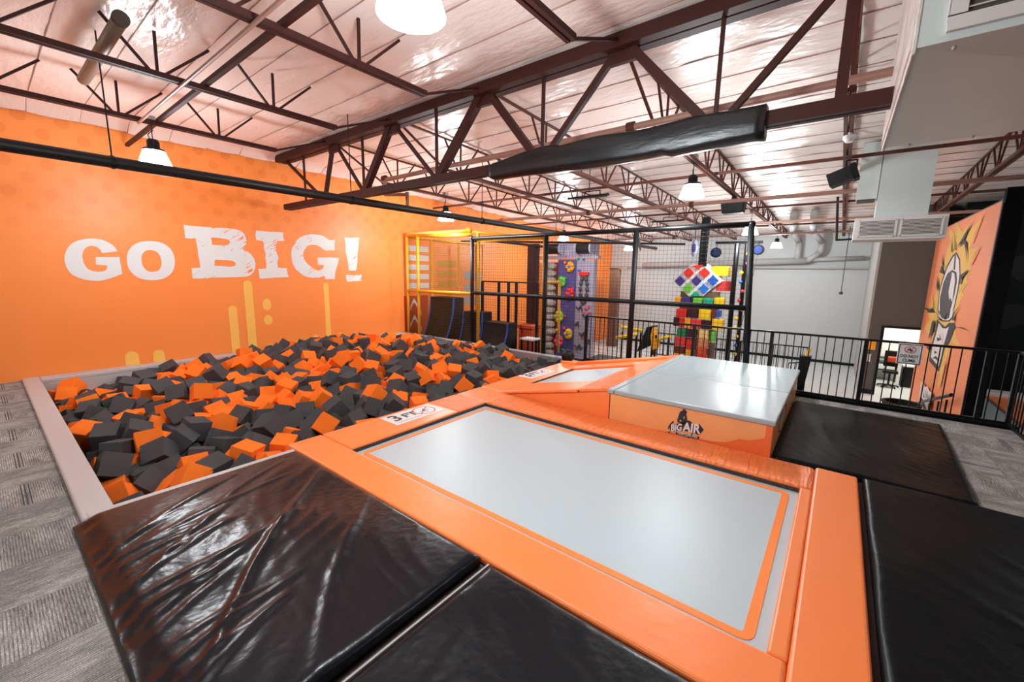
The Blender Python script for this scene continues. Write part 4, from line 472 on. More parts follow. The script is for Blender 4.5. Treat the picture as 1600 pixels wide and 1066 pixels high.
# lower floor, walls
mb = MB().box(8.1, 22.7, -9.2, WY, LZ-.1, LZ); struct_('floor', mb, 'concrete')
mb = MB().box(-5, 8.1, -9.2, -1.98, LZ-.1, LZ); struct_('floor', mb, 'concrete')
mb = MB().box(8.1, 8.13, -1.98, WY, LZ, -.02).box(-5, 8.13, -2.01, -1.98, LZ, -.02); struct_('trim_1', mb, 'black_soft')
wl = struct_('wall_left', MB().box(-5.2, 22.7, WY, WY+.15, LZ-.1, 4.75), 'wall_orange', org=(0, WY, 0))
wf = struct_('wall_far', MB().box(22.6, 22.75, -9.2, WY, LZ-.1, 4.5), 'grey_light')
struct_('baseboard_far', MB().box(22.585, 22.6, -.86, WY, LZ, LZ+.12), 'black_soft')
struct_('wall_back', MB().box(-5.2, -5.05, -9.2, WY, LZ-.1, 4.75), 'grey_light')
struct_('wall_right', MB().box(-5.2, 22.7, -9.35, -9.2, LZ-.1, 4.75), 'dark_wall')
# office block: dark face with doorway, light return
mb = MB()
mb.box(17.5, 17.65, -1.17, -.86, LZ, 4.2); mb.box(17.5, 17.65, -2.2, -1.17, .39, 4.2)
struct_('wall_office', mb, 'grey_wall_dark')
struct_('wall_side', MB().box(17.5, 22.6, -.86, -.80, LZ, 4.2), 'grey_return')
struct_('trim_2', MB().box(17.44, 17.5, -1.22, -1.15, LZ, .45).box(17.44, 17.5, -2.05, -1.22, .38, .45).box(17.47, 17.5, -1.15, -.80, LZ, LZ+.14), 'black_metal')
struct_('wall_mural', MB().box(11.15, 17.5, -2.25, -2.05, LZ, 3.3).box(11.05, 11.15, -2.25, -2.03, LZ, 3.3), 'grey_wall_dark')
struct_('wall_office_inner', MB().box(20.6, 20.7, -5, -.86, LZ, 1.2).box(17.65, 20.7, -5.1, -5, LZ, 1.2).box(17.65, 20.7, -5, -.95, 1.2, 1.26), 'office_white')
# ceiling: dark roof deck with foil-faced insulation strips hung under it
mb = MB(); mb.hexa([(-5.2, -9.3, 4.56), (-5.2, WY, 4.56), (4.6, WY, 4.56), (4.6, -9.3, 4.56)][::-1], [(-5.2, -9.3, 4.7), (-5.2, WY, 4.7), (4.6, WY, 4.7), (4.6, -9.3, 4.7)][::-1])
e = cz(22.7)+.11
mb.hexa([(4.6, -9.3, 4.56), (4.6, WY, 4.56), (22.7, WY, e), (22.7, -9.3, e)][::-1], [(4.6, -9.3, 4.7), (4.6, WY, 4.7), (22.7, WY, e+.14), (22.7, -9.3, e+.14)][::-1])
ceil_ = struct_('ceiling', mb, 'backing_dark')
def ins_mesh(seed):
    rs = np.random.RandomState(seed); nx, ny = 8, 110; y0, y1 = -9.2, WY-.03; wdt = .595
    xs = np.linspace(-wdt/2, wdt/2, nx+1); ys = np.linspace(y0, y1, ny+1)
    Z = np.zeros((nx+1, ny+1))
    for k in range(26):
        kx, ky, ph = rs.uniform(-9, 9), rs.uniform(-14, 14), rs.uniform(0, 6.28); Z += .0045*np.sin(kx*xs[:, None]+ky*ys[None, :]+ph)/1.6
    sag = (1-(xs/(wdt/2))**2)[:, None]*(.012+.005*np.sin(ys*1.3+seed)[None, :])
    Z = .005-sag+Z*(.45+sag/.012*.5)*.75
    fall = np.clip((ys-(WY-.45))/.42, 0, 1)**2*(.15+.012*math.sin(seed*2.1)); Z -= fall[None, :]
    mb = MB(); mb.v = [(float(xs[i]), float(ys[j]), float(Z[i, j])) for i in range(nx+1) for j in range(ny+1)]
    for i in range(nx):
        for j in range(ny):
            a = i*(ny+1)+j; mb.f.append((a, a+1, a+ny+2, a+ny+1)); mb.m.append(0)
    return mb
srcs = []
k = 0; x = -4.9
while x < 22.5:
    if k < 5: o = ins_mesh(k).build('insulation_strip', 'insulation', ceil_, org=(0, 0, 0), smooth=True); srcs.append(o)
    else: o = srcs[(k*3) % 5].copy(); COL.objects.link(o); o.parent = ceil_
    o.location = Vector((x, 0, cz(x)+.0))-ORG['ceiling']
    if x > 4.6: o.rotation_euler.y = math.atan(.03)
    MB().box(x+.295, x+.303, -9.2, WY-.1, cz(x+.3)-.004, cz(x+.3)+.02).build('seam_strip', 'seam', ceil_)
    k += 1; x += .6

# ---------------------------------------------------------------- painting on the orange wall
def wallfn(a, b, d): return (a, WY-.002-d, b)
for nm, loops in LETTERS.items():
    MB().poly(loops, wallfn, .003).build('painted_letter', 'white_paint' if nm in ('G', 'O') else 'paint_scratched', wl, fixn=True)
def capsule(x, z0, z1, w_, n=8):
    r = w_/2; p = [(x-r, z0), (x+r, z0)]+[(x+r*math.cos(PI*i/n), z1-r+r*math.sin(PI*i/n)) for i in range(n+1)]
    return p
for x, z0, z1, w_ in ((1.66, -.3, .31, .2), (2.06, -.3, .29, .18), (3.41, -.3, 1.09, .17), (3.75, -.3, 1.64, .18), (5.22, -.3, .25, .14), (5.57, -.3, 1.57, .14), (5.9, -.3, .23, .13), (4.12, -.3, .14, .17)):
    MB().poly([capsule(x, z0, z1, w_)], wallfn, .003).build('painted_bar', 'bar_yellow', wl, fixn=True)
for x, z, a in ((4.12, 1.08, .14), (4.12, .72, .115)):
    MB().poly([[(x+.095*math.cos(t*PI/10), z+a*math.sin(t*PI/10)) for t in range(20)]], wallfn, .003).build('painted_dot', 'bar_yellow', wl, fixn=True)
def rect(a0, a1, b0, b1): return [(a0, b0), (a1, b0), (a1, b1), (a0, b1)]
for k in range(5):
    z = 2.68-k*.285
    MB().poly([rect(8.22, 9.02, z-.17, z)], wallfn, .006).build('painted_block', 'white_paint', wl, fixn=True)
for k in range(3):
    z = 2.28-k*.33
    MB().poly([rect(9.4, 10.25, z-.22, z)], wallfn, .006).build('painted_block', 'panel_yellow', wl, fixn=True)
for k in range(3):
    z = 1.93-k*.44
    MB().poly([rect(10.65, 11.1, z-.3, z)], wallfn, .006).build('painted_block', 'panel_grey', wl, fixn=True)
    MB().poly([rect(11.18, 11.6, z-.3, z-.05)], wallfn, .006).build('painted_block', 'panel_grey', wl, fixn=True)
pn = MB().box(8.02, 8.95, WY-.03, WY, -.3, 1.15).build('red_panel', 'panel_red', wl)
for z in (.62, .1):
    MB().poly([[(8.12, z-.12), (8.35, z+.3), (8.42, z+.3), (8.66, z-.12), (8.66, z+.04), (8.39, z+.45), (8.12, z+.04)]], lambda a, b, d: (a, WY-.032-d, b), .004).build('painted_chevron', 'white_paint', pn, fixn=True)
struct_('trim_3', MB().box(-5, .3, WY-.02, WY, 0, .01), 'panel_grey')

# ---------------------------------------------------------------- roof steel
TX = 4.6
t = thing('roof_truss', 'deep maroon main roof truss crossing above the trampoline, black padding on its lower chord', 'truss', (TX, 5, 3.25))
MB().box(TX-.13, TX-.015, -.2, 10.35, 4.28, 4.42).box(TX+.015, TX+.13, -.2, 10.35, 4.28, 4.42).build('top_chord', 'steel_maroon', t)
MB().box(TX-.08, TX-.012, -.2, 10.2, 3.24, 3.36).box(TX+.012, TX+.08, -.2, 10.2, 3.24, 3.36).build('bottom_chord', 'steel_maroon', t)
zt, zb = 4.3, 3.33
for a, b, w_ in ((10.1, 8.55, .05), (8.1, 8.5, .07), (8.0, 7.12, .05), (6.25, 7.08, .11), (6.15, 5.15, .05), (4.2, 5.1, .11), (4.05, 3.22, .09), (2.2, 3.12, .07), (2.05, 1.17, .09), (.2, 1.1, .06)):
    MB().bar((TX, a, zt), (TX, b, zb), w_, w_*.9, (1, 0, 0)).build('web_member', 'steel_maroon', t)
for y in (9.3, 7.1, 5.12, 3.16, 1.14, .18): MB().bar((TX, y, zt), (TX, y, zb), .035 if y != .18 else .08, .035, (1, 0, 0)).build('web_member', 'steel_maroon', t)
for y in (8.05, 6.2, 4.13, 2.13): MB().box(TX-.03, TX+.03, y-.17, y+.17, 4.16, 4.34).build('gusset_plate', 'steel_maroon', t)
# padded black wrap on the lower chord
def wrap():
    mb = MB(); n = 40; ring = 16
    for i in range(n+1):
        y = 4.0-3.3*i/n; u = 4.0-y
        top = 3.38+.035*min(1, u*1.5)+(.05 if .75 < u < 1.1 else .02)*min(1, u)+.012*math.sin(y*6); bot = 3.14+.02*math.sin(y*2.1)-(.03 if y < 1.6 else 0)
        if i == 0: top -= .03; bot += .03
        ww = .10+.015*math.sin(y*3); c = (top+bot)/2; hh = (top-bot)/2
        for k in range(ring):
            a = 2*PI*k/ring
            mb.v.append((TX-.02+ww*math.copysign(abs(math.cos(a))**.45, math.cos(a)), y, c+hh*math.copysign(abs(math.sin(a))**.5, math.sin(a))))
    for i in range(n):
        for k in range(ring):
            mb.f.append((i*ring+k, i*ring+(k+1) % ring, (i+1)*ring+(k+1) % ring, (i+1)*ring+k)); mb.m.append(0)
    mb.f.append(tuple(range(ring))[::-1]); mb.m.append(0); mb.f.append(tuple(range(n*ring, n*ring+ring))); mb.m.append(0)
    return mb
wr = wrap().build('chord_padding', 'black_tarp', t, smooth=True)
wr['label'] = 'black padded wrap around the lower chord'

def joist(name_lab, y, x0, x1, zb0, zb1, per, brown):
    t = thing('roof_joist', name_lab, 'joist', ((x0+x1)/2, y, min(zb0, zb1)), 'open web roof joists')
    fz = lambda x: zb0+(zb1-zb0)*(x-x0)/(x1-x0)
    m = 'steel_brown' if brown else 'steel_maroon'
    MB().bar((x0, y-.03, zb0), (x1, y-.03, zb1), .04, .055, m=None).bar((x0, y+.03, zb0), (x1, y+.03, zb1), .04, .055).build('bottom_chord', m, t)
    xe = TX
    dz = -.02 if x0 > TX else .045
    MB().bar((x0-(1.0 if x0 > TX else 0), y, cz(x0)+dz), (x1 if x1 > TX else TX-.14, y, cz(x1)+dz), .04, .03).build('top_chord', m, t)
    x = x0+.35; proto = {}
    def web(a, b):
        MB().bar(a, b, .026, .026, (0, 1, 0)).build('web_member', m, t)
    while x < x1-.1:
        z = fz(x); web((x, y, z), (x-.38, y, cz(x)-.03)); web((x+.04, y, z), (x+.05, y, cz(x)-.03)); web((x+.08, y, z), (x+.55, y, cz(x)-.03)); x += per
    return t, fz
ords = {8.15: 'nearest the orange wall', 6.15: 'second from the orange wall', 4.15: 'third from the orange wall', 2.15: 'fourth from the orange wall', .15: 'fifth from the orange wall', -1.85: 'furthest from the orange wall'}
for y, wd in ords.items():
    if y > 0:
        t_, _ = joist(f'roof joist on the near side of the main truss, {wd}', y, -4.9, 3.55, 3.98, 3.98, 1.2, False)
        MB().bar((3.55, y, 3.98), (TX-.1, y, 4.36), .03, .03).build('web_member', 'steel_maroon', t_)
    t_, _ = joist(f'long roof joist beyond the main truss, {wd}', y, 5.75 if y > -1 else 5.9, 22.3, 3.80, 3.62, 1.15, True)
    MB().bar((5.75, y, 3.80), (TX+.1, y, 4.36), .03, .03).build('web_member', 'steel_brown', t_)
# bridging bars and pipes running across the joists
tag(MB().bar((1.92, -5, 4.02), (1.92, WY-.3, 4.02), .05, .05).build('bridging_bar', 'steel_maroon'), 'maroon bridging bar across the near joists, at upper left', 'beam', 'bridging bars')
tag(MB().path([(1.69, -5, 3.93), (1.69, 8.15, 3.93)], .018, 8).build('conduit', 'pipe_tan'), 'thin tan conduit running to the high bay lamp by the orange wall', 'pipe')
for x, z, lab in ((9.0, 3.84, 'brown bridging bar crossing behind the black padded wrap'), (13.4, 3.76, 'brown bridging bar above the far hanging lamps'), (17.6, 3.7, 'furthest brown bridging bar near the grey end wall')):
    tag(MB().bar((x, -8, z), (x, 10.2, z), .045, .05).build('bridging_bar', 'steel_brown'), lab, 'beam', 'bridging bars')
sp = thing('sprinkler_pipe', 'tan sprinkler pipe with couplings just beyond the maroon truss', 'pipe', (5.3, 7.5, 3.72))
MB().tube((5.3, 7.55, 3.7), (5.3, -8, 3.78), .04, 10).build('pipe', 'pipe_tan', sp)
MB().tube((5.3, 7.45, 3.75), (5.3, 7.45, 3.4), .035, 8).tube((5.3, 7.45, 3.42), (5.3, 6.75, 3.35), .03, 8).tube((5.3, 6.75, 3.4), (5.3, 6.75, 3.1), .035, 8).build('drop_pipe', 'pipe_tan', sp)
for y in (7.45, 2.3): MB().tube((5.3, y+.05, 3.73), (5.3, y-.05, 3.73), .06, 10).build('coupling', 'steel_brown', sp)
for x, z, r, lab in ((11.0, 3.62, .045, 'tan sprinkler pipe passing behind the nearer hanging lamp'), (15.2, 3.55, .04, 'far tan sprinkler pipe below the joists'), (18.8, 3.5, .04, 'furthest thin sprinkler pipe below the joists')):
    q = thing('sprinkler_pipe', lab, 'pipe', (x, 5, z)); MB().tube((x, -8, z), (x, 9.9, z), r, 8).build('pipe', 'pipe_tan', q)
    for yy in (9.1, 5.9, 3.1): MB().tube((x, yy+.05, z), (x, yy-.05, z), r*1.5, 8).build('coupling', 'panel_red' if yy == 9.1 else 'steel_brown', q)
bp = thing('ceiling_pipe', 'long black pipe hung along the orange wall in front of the lamps', 'pipe', (3, 6.72, 3.08))
MB().tube((-4.9, 6.72, 3.08), (19, 6.72, 3.08), .065, 14).build('pipe', 'pipe_black', bp, smooth=True)
for x in (1.12, 4.1, 7.4, 10.6, 14): MB().tube((x, 6.72, 3.1), (x, 6.72, cz(x)), .008, 6).tube((x-.015, 6.72, 3.08), (x+.015, 6.72, 3.08), .075, 12).build('hanger', 'black_metal', bp)
vp = thing('vent_pipe', 'short brown round vent pipe up against the ceiling at upper left', 'pipe', (1.13, 6.7, 4.2))
MB().tube((1.15, 5.75, 4.25), (1.12, 7.75, 4.2), .06, 14).build('pipe', 'duct_brown', vp, smooth=True)
MB().tube((1.15, 5.70, 4.25), (1.15, 5.76, 4.25), .068, 14).build('end_ring', 'backing_dark', vp)

# ---------------------------------------------------------------- high bay lamps
def lamp_proto(loc):
    t = thing('high_bay_lamp', 'lamp', 'lamp', loc, 'high bay lamps'); x, y, z = loc
    MB().lathe([(0, .06), (.06, .06), (.075, .03), (.075, -.05), (.13, -.075), (.135, -.1), (0, -.1)], loc, 20).build('housing', 'black_metal', t)
    MB().lathe([(.13, -.1), (.2, -.3), (.2, -.305), (.0, -.305)], loc, 24).build('lens', 'lens', t, smooth=False)
    MB().tube((x, y, z+.06), (x, y, z+.38), .006, 6).path([(x-.03, y, z+.06), (x-.05, y, z+.12), (x+.02, y, z+.2)], .006, 5).build('hook_cable', 'black_metal', t)
    MB().box(x-.05, x+.05, y-.05, y+.05, z+.28, z+.38).build('junction_box', 'panel_grey', t)
    return t
lamps = [((1.83, 8.15, 3.68), 'glowing high bay lamp above the GO lettering, partly behind the black pipe'),
 ((7.6, 2.15, 3.5), 'glowing high bay lamp hanging just beyond the black padded truss wrap'),
 ((7.6, 8.15, 3.5), 'glowing high bay lamp above the yellow play frame, cut by the black pipe'),
 ((1.75, 2.15, 3.68), 'very bright high bay lamp cut off by the top edge of the photo'),
 ((13.4, 8.15, 3.4), 'small glowing high bay lamp over the climbing wall'),
 ((13.4, 2.15, 3.35), 'glowing high bay lamp behind the end post of the netting'),
 ((19.3, 8.15, 3.35), 'distant high bay lamp left of the middle net post'),
 ((19.3, 2.15, 3.32), 'distant high bay lamp beside the two grey ducts on the end wall'),
 ((-4.0, 8.15, 3.68), 'lamp'), ((-4.0, 2.15, 3.68), 'lamp'), ((13.0, -5.2, 3.4), 'lamp'), ((6.0, -6.5, 3.5), 'lamp')]  # left pair added out of view as fill, lights without a fixture
first = None
for i, (loc, lab) in enumerate(lamps):
    if i == 0: first = lamp_proto(loc); first['label'] = lab; o = first
    elif lab == 'lamp': o = None
    else: o = dup(first, loc, lab)
    ld = bpy.data.lights.new('lamp_light', 'POINT'); ld.energy = LAMP_W; ld.shadow_soft_size = .2; ld.color = (.90, .965, 1.0)
    lo = bpy.data.objects.new('lamp_light', ld); COL.objects.link(lo)
    if o: lo.parent = o; lo.location = (0, 0, -.54)
    else: lo.location = (loc[0], loc[1], loc[2]-.54)

# ---------------------------------------------------------------- ducts at the right
d = thing('air_duct', 'big pale grey duct with a return grille at the top right corner', 'duct', (4.4, -1.4, 3.1))
x0, x1, y0, y1, z0 = 3.28, 5.5, -2.7, -.17, 3.1
mb = MB(); mb.box(x0, x1, y0, y1, z0+.03, 4.4); mb.build('duct_body', 'duct_grey', d)
c = ((x0+x1)/2, (y0+y1)/2, z0-.02)
MB().add([(x0, y0, z0+.03), (x1, y0, z0+.03), (x1, y1, z0+.03), (x0, y1, z0+.03), c], [(0, 4, 1), (1, 4, 2), (2, 4, 3), (3, 4, 0)]).build('bottom_panel', 'duct_grey', d)
MB().box(x0-.004, x0+.02, y1-.006, y1+.012, z0, 4.4).box(x0, x1, y1, y1+.012, z0+.0, z0+.05).build('foil_tape_seam', 'foil_tape', d, bevel=.004)
MB().box(x0+.05, x1, y1, y1+.02, z0+.05, 4.38).build('side_wrap', 'foil_tape', d)
gy0, gy1, gz0, gz1 = -1.3, -.28, 3.17, 3.75
g = MB(); g.box(x0-.025, x0, gy0, gy1, gz0, gz0+.07).box(x0-.025, x0, gy0, gy1, gz1-.07, gz1).box(x0-.025, x0, gy1-.07, gy1, gz0+.07, gz1-.07).box(x0-.025, x0, gy0, gy0+.07, gz0+.07, gz1-.07)
gr = g.build('return_grille', 'duct_white', d, bevel=.003)
MB().box(x0-.012, x0-.004, gy0+.06, gy1-.06, gz0+.06, gz1-.06).build('grille_dark', 'duct_in', gr)
for k in range(13):
    z = gz0+.09+k*.033
    MB().hexa([(x0-.022, gy0+.07, z), (x0-.022, gy1-.07, z), (x0-.010, gy1-.07, z+.010), (x0-.010, gy0+.07, z+.010)], [(x0-.022, gy0+.07, z+.004), (x0-.022, gy1-.07, z+.004), (x0-.010, gy1-.07, z+.014), (x0-.010, gy0+.07, z+.014)]).build('louvre', 'duct_white', gr)
for yy, xx in ((-.33, x0+.08), (-.6, x0-.02), (-.35, x1-.05), (-.75, x1-.05)): MB().ball((xx, yy, z0+.02), .012, 6).build('screw', 'panel_grey', d)
# second duct: white grille box with a wide drop above it
d = thing('air_duct', 'grey drop duct ending in a white double return grille above the office', 'duct', (9.9, -.6, 2.5))
MB().box(9.6, 10.3, -1.22, -.06, 2.56, 2.93).build('grille_box', 'duct_white', d, bevel=.006)
MB().box(9.9, 10.4, -1.0, -.33, 2.93, 4.265).build('drop_duct', 'duct_grey', d)
for a, b in ((-.60, -.13), (-1.15, -.67)):
    f = MB().box(9.588, 9.6, a, b, 2.62, 2.87).build('grille_panel', 'duct_in', d)
    for k in range(11):
        z = 2.63+k*.0215; MB().box(9.575, 9.59, a+.01, b-.01, z, z+.009).build('louvre', 'duct_white', f)
    MB().box(9.574, 9.592, a-.02, a+.01, 2.6, 2.89).box(9.574, 9.592, b-.01, b+.02, 2.6, 2.89).box(9.574, 9.592, a, b, 2.6, 2.625).box(9.574, 9.592, a, b, 2.865, 2.89).build('grille_frame', 'duct_white', f)
d = thing('air_duct', 'narrow grey open-ended duct left of the wide drop duct', 'duct', (10.2, -.18, 3.3))
MB().box(10, 10.4, -.32, -.03, 3.3, 4.265).build('duct_body', 'duct_grey', d); MB().box(10.02, 10.38, -.30, -.05, 3.28, 3.3).build('opening', 'duct_in', d)
# round ducts at the end wall
d = thing('round_duct', 'pair of grey round ducts elbowing down into a horizontal pipe on the end wall', 'duct', (22, 2, 2.5))
MB().path([(16.5, 1.44, 3.93), (21.6, 1.9, 3.78), (22.2, 1.64, 3.42), (22.2, 1.64, 2.62)], .12, 14).build('duct_run', 'panel_grey', d, smooth=True)
MB().path([(16.5, .9, 3.93), (21.6, 1.18, 3.78), (22.2, .82, 3.36), (22.2, .86, 2.95), (22.2, 1.3, 2.6)], .12, 14).build('duct_run', 'panel_grey', d, smooth=True)
MB().tube((22.2, 1.3, 2.62), (22.2, 8.5, 2.42), .14, 14).build('duct_run', 'panel_grey', d, smooth=True)
MB().tube((22.3, 1.3, 2.66), (22.3, -.6, 2.72), .09, 12).build('side_pipe', 'grey_return', d, smooth=True)
# small ceiling equipment
d = thing('speaker', 'black box loudspeaker on the joist beyond the hanging lamp', 'speaker', (11.2, 2.2, 3.42))
MB().hexa([(11.05, 1.98, 3.36), (11.35, 1.98, 3.36), (11.35, 2.42, 3.36), (11.05, 2.42, 3.36)], [(11.0, 1.95, 3.62), (11.4, 1.95, 3.62), (11.4, 2.45, 3.62), (11.0, 2.45, 3.62)]).build('cabinet', 'black_soft', d, bevel=.02, fixn=True)
MB().box(11.15, 11.25, 2.15, 2.25, 3.6, 3.75).build('bracket', 'black_metal', d)
d = thing('spotlight', 'black floodlight fixed under the joist near the wide drop duct', 'spotlight', (8.66, .2, 3.5))
MB().bar((8.62, .06, 3.52), (8.66, .34, 3.42), .24, .2).bar((8.62, .0, 3.54), (8.62, .07, 3.515), .28, .24).build('body', 'black_soft', d, fixn=True)
MB().path([(8.66, .15, 3.55), (8.66, .15, 3.72), (8.66, .02, 3.72), (8.66, .02, 3.5)], .012, 6).build('yoke', 'black_metal', d)
d = thing('smoke_detector', 'round white detector under the joist above the floodlight', 'detector', (7.2, .13, 3.62)); MB().lathe([(0, .06), (.07, .06), (.07, .02), (.04, -.02), (0, -.02)], (7.2, .13, 3.66), 16).build('body', 'white', d); MB().tube((7.2, .13, 3.7), (7.2, .13, 3.8), .02, 6).build('stem', 'white', d)
for loc, lab in (((8.1, 4.35, 3.5), 'black hung equipment rail between the padded wrap and the netting'), ((12.6, 4.15, 3.46), 'smaller black hung equipment rail above the middle net post')):
    x, y, z = loc; d = thing('equipment_rail', lab, 'rail', loc)
    MB().bar((x, y-.45, z), (x, y+.5, z), .05, .04).bar((x+.12, y-.35, z), (x+.12, y+.4, z), .04, .03).build('rail', 'black_metal', d)
    MB().path([(x, y-.25, z), (x, y-.25, z+.1), (x, y+.15, z+.1), (x, y+.15, z)], .012, 6).build('cage', 'black_metal', d)
    MB().tube((x, y, z+.1), (x, y, cz(x)-.02), .01, 6).build('hanger', 'black_metal', d)

# ---------------------------------------------------------------- foam pit
pit = thing('foam_pit', 'grey padded rim and dark liner of the big foam pit', 'foam pit', (4, 7, -1.0))
PX0, PX1, PY0, PY1 = .45, 7.85, 4.3, 10.2
MB().box(PX0-.02, PX0, PY0, PY1, -1, .0).box(PX1, PX1+.02, PY0, PY1, -1, 0).box(PX0, PX1, PY0-.02, PY0, -1, -.06).box(PX0, PX1, PY0, PY1, -1.02, -1).build('liner', 'black_soft', pit)
MB().box(PX0, PX1, PY1-.015, PY1+.005, -.6, .0).build('liner_wall_side', 'rim_grey', pit)
MB().box(.27, .46, 4.22, WY-.01, -.02, .05).build('rim_pad', 'rim_grey', pit, bevel=.015)
MB().box(.46, 7.85, PY1-.02, WY-.01, -.02, .05).build('rim_pad', 'rim_grey', pit, bevel=.015)
MB().box(.3, 1.83, 4.22, 4.31, -.02, .055).build('rim_pad', 'rim_grey', pit, bevel=.012)
MB().box(7.83, 8.0, 4.48, WY-.01, -.35, .05).build('rim_pad', 'rim_far', pit, bevel=.015)
# foam cubes, resting where they fell (positions settled beforehand)
CN = len(CUBES)//8; HS = .24/2
cm = {}
for kname in ('foam_dark', 'foam_orange'):
    cm[kname] = None
rng = random.Random(11)
def zone(x, y, z, q, vis):
    v = Vector((x, y, z-1.9)); c = v.dot(fw); px = 800+650*v.dot(r2)/c
    for lim, nm in ((195, 'under the first G'), (280, 'under the O'), (398, 'under the B'), (455, 'under the I'), (535, 'under the second G'), (600, 'under the exclamation mark'), (660, 'by the yellow posts'), (735, 'by the ramps'), (2000, 'by the black net')):
        if px < lim: break
    dn = ('pitside', 'nearest', 'front', 'middle', 'back', 'farthest')[0 if x < .75 or y > 9.85 or x > 7.55 or y < 4.75 else 1 if c < 5.4 else 2 if c < 6.6 else 3 if c < 8 else 4 if c < 9.8 else 5]
    up_ = max(abs((q.to_matrix() @ Vector(e)).z) for e in ((1, 0, 0), (0, 1, 0), (0, 0, 1)))
    st = 'lying flat' if up_ > .93 else 'tilted' if up_ > .75 else 'corner up'
    bu = 'fully exposed' if vis > 34000/c**2 else 'half hidden' if vis > 14000/c**2 else 'mostly buried'
    return f'{st}, {bu}, {dn} {nm}'.replace('exclamation mark', 'exclamation'), nm, px
labs = {}
sv, sf = {'foam_dark': [], 'foam_orange': []}, {'foam_dark': [], 'foam_orange': []}
corner = [(x, y, z) for x in (-HS, HS) for y in (-HS, HS) for z in (-HS, HS)]
cf = [(0, 1, 3, 2), (4, 6, 7, 5), (0, 4, 5, 1), (2, 3, 7, 6), (0, 2, 6, 4), (1, 5, 7, 3)]
for i in range(CN):
    vis, x, y, z, a, b, c_, d_ = CUBES[i*8:i*8+8]; x /= 1000; y /= 1000; z /= 1000
    q = Quaternion((a, b, c_, d_)).normalized()
    k = 'foam_dark' if rng.random() < .61 else 'foam_orange'
    if i < 300:
        if cm[k] is None:
            o = MB().add(corner, cf).build('foam_cube', k, org=(0, 0, 0), bevel=.004, seg=1); cm[k] = o
        else: o = cm[k].copy(); COL.objects.link(o)
        o.rotation_mode = 'QUATERNION'; o.rotation_quaternion = q; o.location = (x, y, z)
        cn = 'grey' if k == 'foam_dark' else 'orange'
        zl, zg, zp = zone(x, y, z, q, vis); tag(o, f'{cn} foam cube {zl}', 'foam cube', f'{cn} foam cubes {zg}'); labs.setdefault(o['label'], []).append((zp, o))
    else:
        n = len(sv[k]); R = q.to_matrix()
        for p in corner: v = R @ Vector(p); sv[k].append((v.x+x, v.y+y, v.z+z))
        sf[k] += [tuple(t+n for t in f) for f in cf]
for lb_, os_ in labs.items():
    os_.sort(key=lambda e: e[0]); n = len(os_)
    if n > 1:
        for i_, (_, o) in enumerate(os_): o['label'] = lb_+(', leftmost' if i_ == 0 else ', rightmost' if i_ == n-1 else ', '+('second', 'third', 'fourth', 'fifth', 'sixth', 'seventh', 'eighth', 'ninth')[i_-1]+' from left')
for k, cn in (('foam_dark', 'charcoal grey'), ('foam_orange', 'bright orange')):
    mb = MB(); mb.add(sv[k], sf[k]); o = mb.build('foam_cubes', k); tag(o, f'remaining {cn} foam cubes filling the gaps and far parts of the pit', 'foam cubes', kind='stuff')

# ---------------------------------------------------------------- main trampoline
tr = thing('trampoline', 'large pale grey trampoline with orange border line and orange pads, in the foreground', 'trampoline', (3.3, 2, 0))
BX0, BX1, BY0, BY1 = 2.2, 4.36, .06, 3.88
MB().box(BX0, BX1, BY0, BY1, -.03, -.004).build('bed', 'bed', tr)
def frame_rect(x0, x1, y0, y1, w_, r, n=5):
    def rr(x0, x1, y0, y1, r):
        p = []
        for cx, cy, a0 in ((x1-r, y1-r, 0), (x0+r, y1-r, 90), (x0+r, y0+r, 180), (x1-r, y0+r, 270)):
            for i in range(n+1): a = math.radians(a0+90*i/n); p.append((cx+r*math.cos(a), cy+r*math.sin(a)))
        return p
    return [rr(x0, x1, y0, y1, r), rr(x0+w_, x1-w_, y0+w_, y1-w_, max(.005, r-w_))]
MB().poly(frame_rect(2.285, 4.27, .155, 3.79, .055, .07), lambda a, b, d: (a, b, -.004+d), .004).build('border_line', 'stripe', tr, fixn=True)
MB().box(BX0, BX1, 3.845, 3.865, -.01, .03).box(4.322, 4.342, .09, 3.86, -.01, .03).build('edge_cord', 'bed_dark_line', tr)
def pad(name, x0, x1, y0, y1, m, parent, z0=-.012, z1=.05, b=.022, lab=None):
    o = MB().box(x0, x1, y0, y1, z0, z1).build(name, m, parent, bevel=b, seg=3)
    if lab: o['label'] = lab
    return o
pad('pad', 1.845, 2.225, -.0, 4.48, 'vinyl_orange', tr)
pad('pad', 1.845, 4.92, -.325, .0, 'vinyl_orange', tr)
pad('pad', 2.225, 4.33, .0, .09, 'vinyl_orange', tr, b=.015)
pad('pad', 4.34, 4.868, .0, 3.855, 'vinyl_orange_pleated', tr, z1=.06, b=.035)
pad('pad', 2.23, 3.8, 3.865, 4.48, 'vinyl_orange', tr, b=.02)
pad('pad', 3.8, 4.34, 3.865, 4.48, 'vinyl_orange_wrinkled', tr, b=.02)
pad('pad', 4.34, 4.9, 3.86, 4.48, 'vinyl_orange', tr, b=.025)
